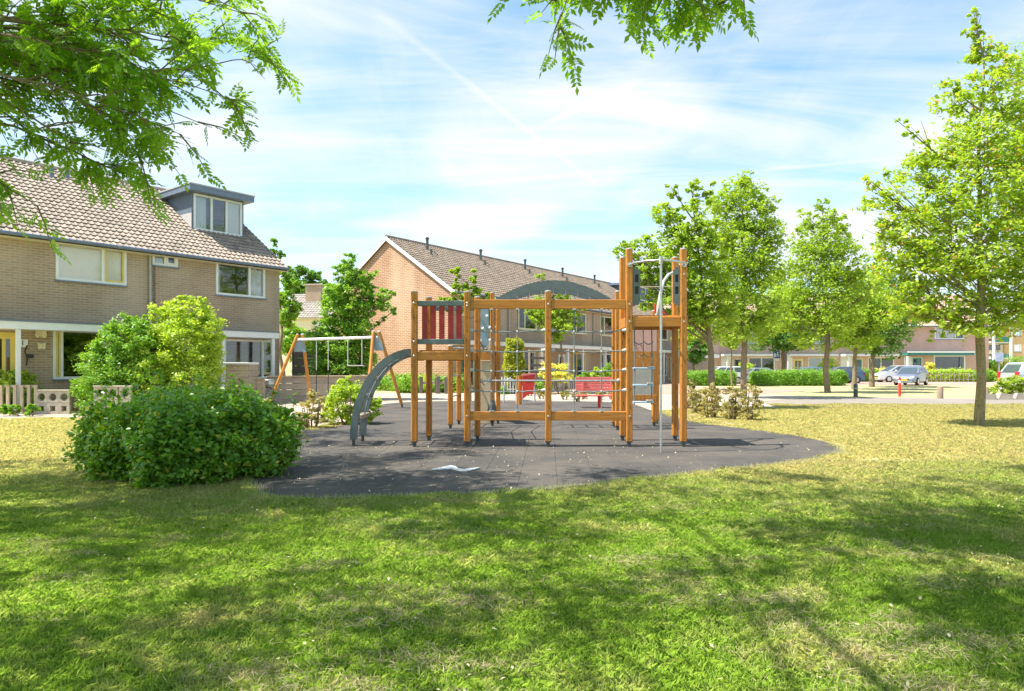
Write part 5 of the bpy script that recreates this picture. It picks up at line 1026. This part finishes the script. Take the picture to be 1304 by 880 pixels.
# ---------------------------------------------------------------- the two big ash trees by the camera, out of frame but for hanging boughs
def spray():
    """one compound ash leaf along +x: rachis with paired leaflets; unit size"""
    V = []
    for i, s in enumerate((.18, .36, .54, .72)):
        for sg in (-1, 1): V.append(((s, 0, 0), (sg, .55, .40-.02*i)))
    L = []
    def leaflet(o, d, ln):
        d = np.array(d)/np.linalg.norm(d); w = np.array([-d[1], d[0], 0])*ln*.25; o = np.array(o, float); L.append([o, o+d*ln*.45+w+[0, 0, .02], o+d*ln, o+d*ln*.45-w+[0, 0, .02]])
    for (o, (sg, fx, ln)) in V: leaflet(o, (fx, sg*.9, -.12), ln)
    leaflet((.86, 0, -.02), (1, 0, -.15), .42); L.append([np.array([0, .006, 0]), np.array([.9, .004, 0]), np.array([.9, -.004, 0]), np.array([0, -.006, 0])])
    return np.array(L).reshape(-1, 3)
SPR = spray()
def sprays(P, D, size, rs):
    """place a compound leaf at each P pointing along D"""
    n = len(P); D = D/np.linalg.norm(D, axis=1)[:, None]; k = rs.normal(size=(n, 3))*.45+np.array([0, 0, 1.]); w = np.cross(k, D); w /= np.linalg.norm(w, axis=1)[:, None]; u = np.cross(D, w); s = (size*rs.uniform(.75, 1.2, n))[:, None, None]
    B = np.stack([D, w, u], 1); V = np.einsum('vk,nkc->nvc', SPR, B)*s+P[:, None, :]; V[:, :, 2] -= (((V-P[:, None, :])[:, :, :2]**2).sum(2))*.35; return V.reshape(-1, 3)
def boughs(parent, base, root_w, tips, rs, leafsize, seed_side=12, rad=.03, leafdens=1.0, sub=5):
    """limbs from root_w (world) to each tip; twigs off their outer part; leaves off the twigs"""
    lb = MB(); LP = []; LD = []
    for tip, via in tips:
        R = Vector(root_w); Tp = Vector(tip); mid = Vector(via) if via else R.lerp(Tp, .5)+Vector((rs.normal()*.5, rs.normal()*.6, .45+rs.normal()*.35)); pts = []
        for i in range(13): s = i/12; pts.append(R*(1-s)**2+mid*2*s*(1-s)+Tp*s*s+Vector((rs.normal(), rs.normal(), rs.normal()))*.03*(0 < i < 12))
        L = sum((pts[i+1]-pts[i]).length for i in range(12)); lb.tube([p-base for p in pts], [rad*(1-.88*i/12) for i in range(13)], 7)
        for k in range(int(sub*.74*L)):
            s = 1-rs.random()**1.3*.72; i = min(11, int(s*12)); p = pts[i].lerp(pts[i+1], s*12-i); d = (pts[i+1]-pts[i]).normalized(); o = Vector(rs.normal(size=3)*[1, 1, .6]); o = (o-d*o.dot(d)).normalized(); e = p+(d*.7+o*.8+Vector((0, 0, -.12))).normalized()*rs.uniform(.25, .62)*min(1.0, .45+L*.2)
            m = p.lerp(e, .5)+Vector((0, 0, .04)); lb.tube([p-base, m-base, e-base], [.011, .007, .003], 4, False)
            for q in range(int(6*leafdens)):
                f = .15+.85*q/5.5; c = p.lerp(m, f*2) if f < .5 else m.lerp(e, f*2-1); a = Vector(rs.normal(size=3)*[1, 1, .5]); a = ((e-p).normalized()*(.5+.8*(f > .9))+a.normalized()*.9+Vector((0, 0, -.12))); LP.append(c-base); LD.append(a)
    lb.build('limbs', m_twig, parent, True); V = sprays(np.array(LP), np.array(LD), leafsize, rs); return V
def big_ash(label, base, H, r, blobs, n, seed, tips, root, leaf=.12, sprayn=1):
    rs = np.random.default_rng(seed); base = Vector(base); t = thing('ash_tree', label, 'tree', base, 0, 'big ash trees shading the lawn'); tp = trunk_path((0, 0, -.1), (0, 0, H), 8, rs, .01); MB().tube(tp, [r*(1.4 if i == 0 else 1-.1*i) for i in range(9)], 14).build('trunk', m_bark, t, True)
    lb = MB()
    for b in blobs:
        c = Vector(b[:3])-base; h = max(2.6, min(H*.9, c.z*.62)); f = h/H; i = int(f*8); st = tp[i].lerp(tp[min(8, i+1)], f*8-i); L = (c-st).length; w = Vector((rs.normal(), rs.normal(), 0))*.09*L; lb.tube([st, st.lerp(c, .25)+w*.6+Vector((0, 0, .05*L)), st.lerp(c, .5)+w+Vector((0, 0, .05*L)), st.lerp(c, .75)-w*.3+Vector((0, 0, .03*L)), c], [.05, .034, .024, .014, .006], 7)
    lb.build('boughs', m_bark, t, True); P, N_ = blob_points([(b[0]-base.x, b[1]-base.y, b[2]-base.z, b[3]) for b in blobs], n, rs, .35)
    # keep crown above the sight line of the frame except where boughs hang in
    w = P+np.array(base[:]); keep = (w[:, 2] > 1.5+.565*np.maximum(w[:, 1], 0)+.12) | (w[:, 0] < -.80*w[:, 1]-.3); P = P[keep]; N_ = N_[keep]
    V1 = leaves_V(P, leaf, rs, N_, .8, .45); link('crown', quads_mesh('crown', V1, m_lf_ash), t)
    V = boughs(t, base, root, tips, rs, .20, leafdens=sprayn); o = link('hanging_leaves', quads_mesh('hanging_leaves', V, m_lf_ash), t); return t
def canopy_blobs(box, seed, sp, ok, extra=()):
    """a layer of separate leafy clumps placed and gapped to cast dappled shade on the lawn"""
    rs = np.random.default_rng(seed); out = []; (x0, y0), (x1, y1) = box
    for _ in range(4000):
        x, y = rs.uniform(x0, x1), rs.uniform(y0, y1)
        if not ok(x, y) or any((x-b[0])**2+(y-b[1])**2 < sp*sp for b in out): continue
        r = rs.uniform(.8, 1.3); z = max(1.5+.565*max(y, 0)+.15+r*.8, rs.uniform(7.2, 8.6)); out.append((x, y, z, r))
    return out+list(extra)
tipsA = []
for (px, py, y) in ((375, 75, 7.4), (345, 20, 7.0), (330, 130, 7.4), (300, 165, 7.6), (245, 125, 7.2), (270, 60, 7.2), (235, 240, 7.8), (215, 215, 7.4), (180, 160, 7.2), (150, 225, 7.6), (185, 90, 7), (110, 60, 7), (60, 175, 7.6), (60, 265, 7.8), (100, 120, 7.4), (20, 240, 7.6), (20, 110, 7.2), (140, 20, 7.0), (230, 15, 7.0), (30, 20, 7), (310, 60, 7.6), (260, 175, 7.0), (200, 30, 7.8), (290, 105, 8.0), (150, 100, 8.2), (60, 60, 8.2), (225, 180, 8.2), (350, 50, 7.9), (225, 95, 6.8), (110, 185, 8.0), (80, 15, 7.5)):
    p = PT(px*.92-6, py, y)+Vector((0, 0, .02)); tipsA.append((p, None))
rootA = (-7.6, 6.6, 4.9)
big_ash('big ash tree beyond the left edge whose boughs hang into the top left corner', (-10.2, 6.2, 0), 11.5, .3,
  canopy_blobs(((-13, 1.5), (-4.8, 14.5)), 141, 1.85, lambda x, y: (x+11)**2/42+(y-7)**2/60 < 1.25, extra=[(-9, 6, 11, 2.0), (-11, 8, 11.3, 1.9), (-9.4, 9.5, 10.8, 1.6)]), 46000, 41, tipsA, rootA)
tipsB = []
for (px, py, y) in ((672, 95, 5.8), (668, 60, 5.7), (700, 50, 5.8), (690, 25, 5.6), (735, 48, 5.8), (765, 30, 5.8), (790, 55, 6.0), (800, 92, 6.0), (822, 65, 5.9), (845, 88, 6.1), (860, 92, 6.0), (885, 60, 6.1), (915, 62, 6.2), (905, 25, 6.0), (880, 30, 5.8), (850, 40, 5.8), (820, 20, 5.6), (925, 45, 6.3), (720, 15, 5.5), (750, 12, 5.6), (870, 75, 6.2), (840, 60, 6.3)):
    p = PT(812+(px-790)*.86, py*.75-8, y)+Vector((0, 0, .22)); tipsB.append((p, None))
big_ash('big ash tree behind the viewer whose twigs hang into the top middle of the picture', (-1.4, -3.4, 0), 12, .36,
  canopy_blobs(((-6.5, -5), (3.4, 9.0)), 142, 1.7, lambda x, y: (y < 5.5 or x > -5.5), extra=[(-1, 0, 11, 2.0), (.8, 2.4, 10.6, 1.6), (-2.6, 2.4, 10.8, 1.6)]), 42000, 42, tipsB, (.9, 4.6, 5.6))
# ---------------------------------------------------------------- hedges and shrubs
hedge('large dense ivy-like laurel hedge at the edge of the grey rubber surface', (-4.44, 9.42, 0), radians(-33), 1.10, .90, 1.03, 34000, .078, m_lf_hedge, 51, e=7, jit=.075, lump=.16, name='laurel_hedge', up=.35, shoots=190)
sh = 'shrubs and flowers round the play area'
def S(label, px, py, blobs, n, leaf, mat, seed, Y=None, **kw):
    b = G(px, py) if Y is None else Vector((cx_(px, Y), Y, 0)); Y = b.y; bl = []
    for q in blobs:
        c = PT(q[0], q[1], Y); r = q[2]/F*Y; bl.append((c.x-b.x, 0, c.z, r, q[3] if len(q) > 3 else 1)); bl.append((c.x-b.x, r*.6, c.z, r*.85)); bl.append((c.x-b.x, -r*.6, c.z-r*.1, r*.8))
    return shrub(label, b, bl, n, leaf, mat, seed, **kw)
S('round clipped green bush in front of the ground floor window', 133, 524, [(125, 468, 26), (115, 490, 22), (140, 490, 30), (130, 508, 28), (125, 452, 16), (110, 505, 16), (140, 450, 18)], 20000, .075, m_lf_gr, 61, Y=21.9, group=sh, name='clipped_bush')
S('tall mid green bush between the clipped bush and the lime green bush', 170, 522, [(160, 412, 17), (175, 430, 28), (150, 435, 22), (190, 440, 26), (165, 460, 32), (195, 470, 28), (150, 485, 24), (180, 495, 30), (140, 425, 12), (182, 408, 10)], 22000, .10, m_lf_gr, 68, Y=22.3, group=sh, name='green_bush', stems=8)
S('big bright lime green bush with feathery shoots before the left houses', 225, 522, [(200, 425, 20), (205, 445, 26), (225, 410, 28), (250, 400, 22), (235, 385, 13), (215, 392, 15), (262, 415, 22), (240, 440, 34), (270, 435, 18), (200, 475, 36), (250, 475, 32), (265, 460, 22), (200, 398, 12), (255, 384, 8), (280, 425, 9), (225, 505, 30), (262, 495, 20)], 36000, .10, m_lf_lime, 62, Y=22.6, group=sh, name='lime_bush', stems=12)
S('leafy light green bush behind the picket fence at the left edge', 18, 527, [(0, 495, 24), (22, 492, 22), (42, 500, 14), (-25, 495, 26), (10, 478, 12), (30, 480, 10), (15, 512, 18)], 11000, .11, m_lf_lime, 63, Y=22.4, group=sh)
S('small dark plant growing under the pierced wall', 35, 530, [(20, 520, 8), (40, 520, 8), (5, 520, 8)], 2500, .09, m_lf_gr, 64, group=sh)
S('sparse pale shrub left of the small green bush by the swings', 398, 546, [(392, 522, 14), (405, 512, 12), (385, 536, 11), (408, 532, 13), (398, 500, 8)], 2400, .065, m_lf_dry, 65, group=sh, stems=9)
S('green bush with yellow-green top at the rubber edge before the swings', 445, 541, [(430, 500, 18), (455, 500, 20), (472, 512, 14), (425, 522, 18), (450, 525, 20), (470, 530, 12), (440, 488, 10), (480, 520, 6)], 10000, .075, m_lf_lime, 66, group=sh, stems=10, shell=.3)
S('low dry scrub hidden behind the right end of the laurel hedge', 340, 545, [(325, 515, 12), (345, 520, 12), (360, 528, 10)], 2200, .07, m_lf_dry, 67, group=sh, stems=8)
for i, (px, py, w, h, lb) in enumerate(((890, 527, 12, 34, 'leafy dry shrub nearest the tall tower'), (905, 533, 13, 42, 'brownish dry shrub under the leaning-trunk tree'), (932, 535, 12, 44, 'tall thin shrub in the middle of the dry shrub row'), (956, 536, 14, 46, 'green dry shrub at the right end of the dry shrub row'), (878, 521, 10, 38, 'pale dry shrub touching the right tower post in view'))):
    S(lb, px, py, [(px, py-h*.3, w*.9), (px-w*.45, py-h*.55, w*.7, 1.4), (px+w*.45, py-h*.6, w*.75, 1.4), (px+1, py-h*.85, w*.6, 1.5), (px-w*.6, py-h*.2, w*.6), (px+w*.6, py-h*.3, w*.7), (px-w*.7, py-h*.8, w*.35, 1.5), (px+w*.7, py-h*.85, w*.35, 1.5)], 2600, .06, m_lf_dry, 70+i, group=sh, stems=10)
hedge('golden columnar conifer in the garden behind the rope net', (cx_(655, 37.8), 37.8, 0), 0, .50, .50, 3.0, 14000, .12, m_lf_con, 80, e=3.2, jit=.05, lump=.10, name='conifer', up=.8, cat='conifer', group=sh)
for i, (px, py, r, Y, m, lb) in enumerate(((715, 472, 12, 37.2, m_lf_yel, 'yellow flowering bush around the thin bare trunk'), (698, 470, 11, 37.6, m_lf_yel, 'yellow flowering bush left of the thin bare trunk'), (690, 490, 10, 37, m_lf_gr, 'green bush below the yellow flowers'), (745, 478, 8, 42, m_lf_gr, 'dark green garden plant above the bench'), (760, 474, 7, 43, m_lf_lime, 'pale green garden plant by the canopy posts'), (775, 470, 9, 45, m_lf_gr, 'green garden plant left of the rear tower posts'),
        (675, 488, 7, 35, m_lf_dry, 'thin dry sapling right of the red bin'), (640, 497, 6, 37.2, m_lf_gr, 'low green border plant under the white fence'),
        (535, 488, 14, 39.2, m_lf_lime, 'pale green bush at the foot of the orange gable'), (515, 486, 13, 39, m_lf_gr, 'green bush left of the foot of the orange gable'), (560, 490, 8, 39.2, m_lf_gr, 'small green bush behind the timber barriers'),
        (1075, 478, 8, 67, m_lf_gr, 'garden bush behind the navy hatchback'), (1122, 475, 9, 69, m_lf_yel, 'yellow blossoming bush behind the silver people carrier'), (1184, 465, 5, 70, m_lf_yel, 'cream flowering shrub between door and large window'),
        (1056, 465, 12, 66, m_lf_lime, 'bright green garden bush above the right end of the hedge'), (950, 466, 9, 66, m_lf_lime, 'light green garden bush above the pale blue saloon'), (1275, 470, 10, 75, m_lf_lime, 'bright green bush at the foot of the yellow flats'), (1292, 462, 12, 74, m_lf_gr, 'green bush behind the silver hatchback'), (1264, 478, 8, 72, m_lf_lime, 'low lime bush beside the end house'))):
    S(lb, px, HY+1303.5/Y, [(px, py, r), (px-r*.7, py+r*.5, r*.7), (px+r*.7, py+r*.5, r*.7), (px, min(py+r, HY+1303/Y-r*.4), r*.8)], 1800, .13 if Y < 50 else .2, m, 100+i, Y=Y, group=sh)
S('spreading green shrub in front of the silver hatchback at the right edge', 1284, 508, [(1275, 492, 10), (1290, 488, 12), (1305, 490, 12), (1265, 498, 6), (1300, 500, 10), (1320, 494, 12), (1282, 500, 7)], 6500, .11, m_lf_b, 90, Y=31.5, group=sh)
for i, (px, py) in enumerate(((745, 508), (765, 509), (780, 508), (720, 509), (735, 512), (690, 508), (800, 506))):
    S(('low dry twiggy plant by the centre post, second from the left', 'low dry twiggy plant in the middle of the sandy bed under the bench', 'low dry twiggy plant under the right end of the red bench', 'leafless dry plant left of the bench foot', 'sprawling dry plant just left of the red bench', 'low dry twiggy plant farthest left in the sandy bed', 'low dry twiggy plant beside the rear tower posts')[i], px, py, [(px, py-6, 5), (px-4, py-9, 4), (px+4, py-10, 4)], 260, .10, m_lf_dry, 130+i, group='low dry plants in the sandy bed', stems=5, name='dry_plant', cat='plant')
for a, b, Y, h, lb, s in ((958, 1074, 54, 1.15, 'long clipped hedge in front of the parked cars', 52), (872, 934, 54, 1.1, 'shorter clipped hedge left of the leaning-trunk tree', 53)):
    x0, x1 = cx_(a, Y), cx_(b, Y); hedge(lb, ((x0+x1)/2, Y, 0), 0, (x1-x0)/2, .7, h, 12000 if b > 1000 else 7000, .15, m_lf_gr, s, e=8, jit=.09, lump=.12, group='hedges before the parked cars')
x0, x1 = cx_(1180, 68), cx_(1240, 68); hedge('low garden hedge before the end house with green canopy', ((x0+x1)/2, 68, 0), 0, (x1-x0)/2, .6, 1.15, 6000, .18, m_lf_lime, 54, e=8, jit=.1)
x0, x1 = cx_(1242, 67), cx_(1262, 67); hedge('clipped dark hedge block at the corner of the end house', ((x0+x1)/2, 67, 0), 0, (x1-x0)/2, .6, 1.1, 2500, .18, m_lf_gr, 55, e=8, jit=.1)
x0, x1 = cx_(1075, 68), cx_(1115, 68); hedge('low garden hedge behind the silver and navy cars', ((x0+x1)/2, 68, 0), 0, (x1-x0)/2, .6, 1.2, 3000, .18, m_lf_gr, 56, e=8, jit=.1)
hedge('green ground hedge along the foot of the orange brick gable', (-5.6, 41.2, 0), rzM+pi/2, 3.6, .5, 1.0, 6000, .13, m_lf_gr, 57, e=6, jit=.1)
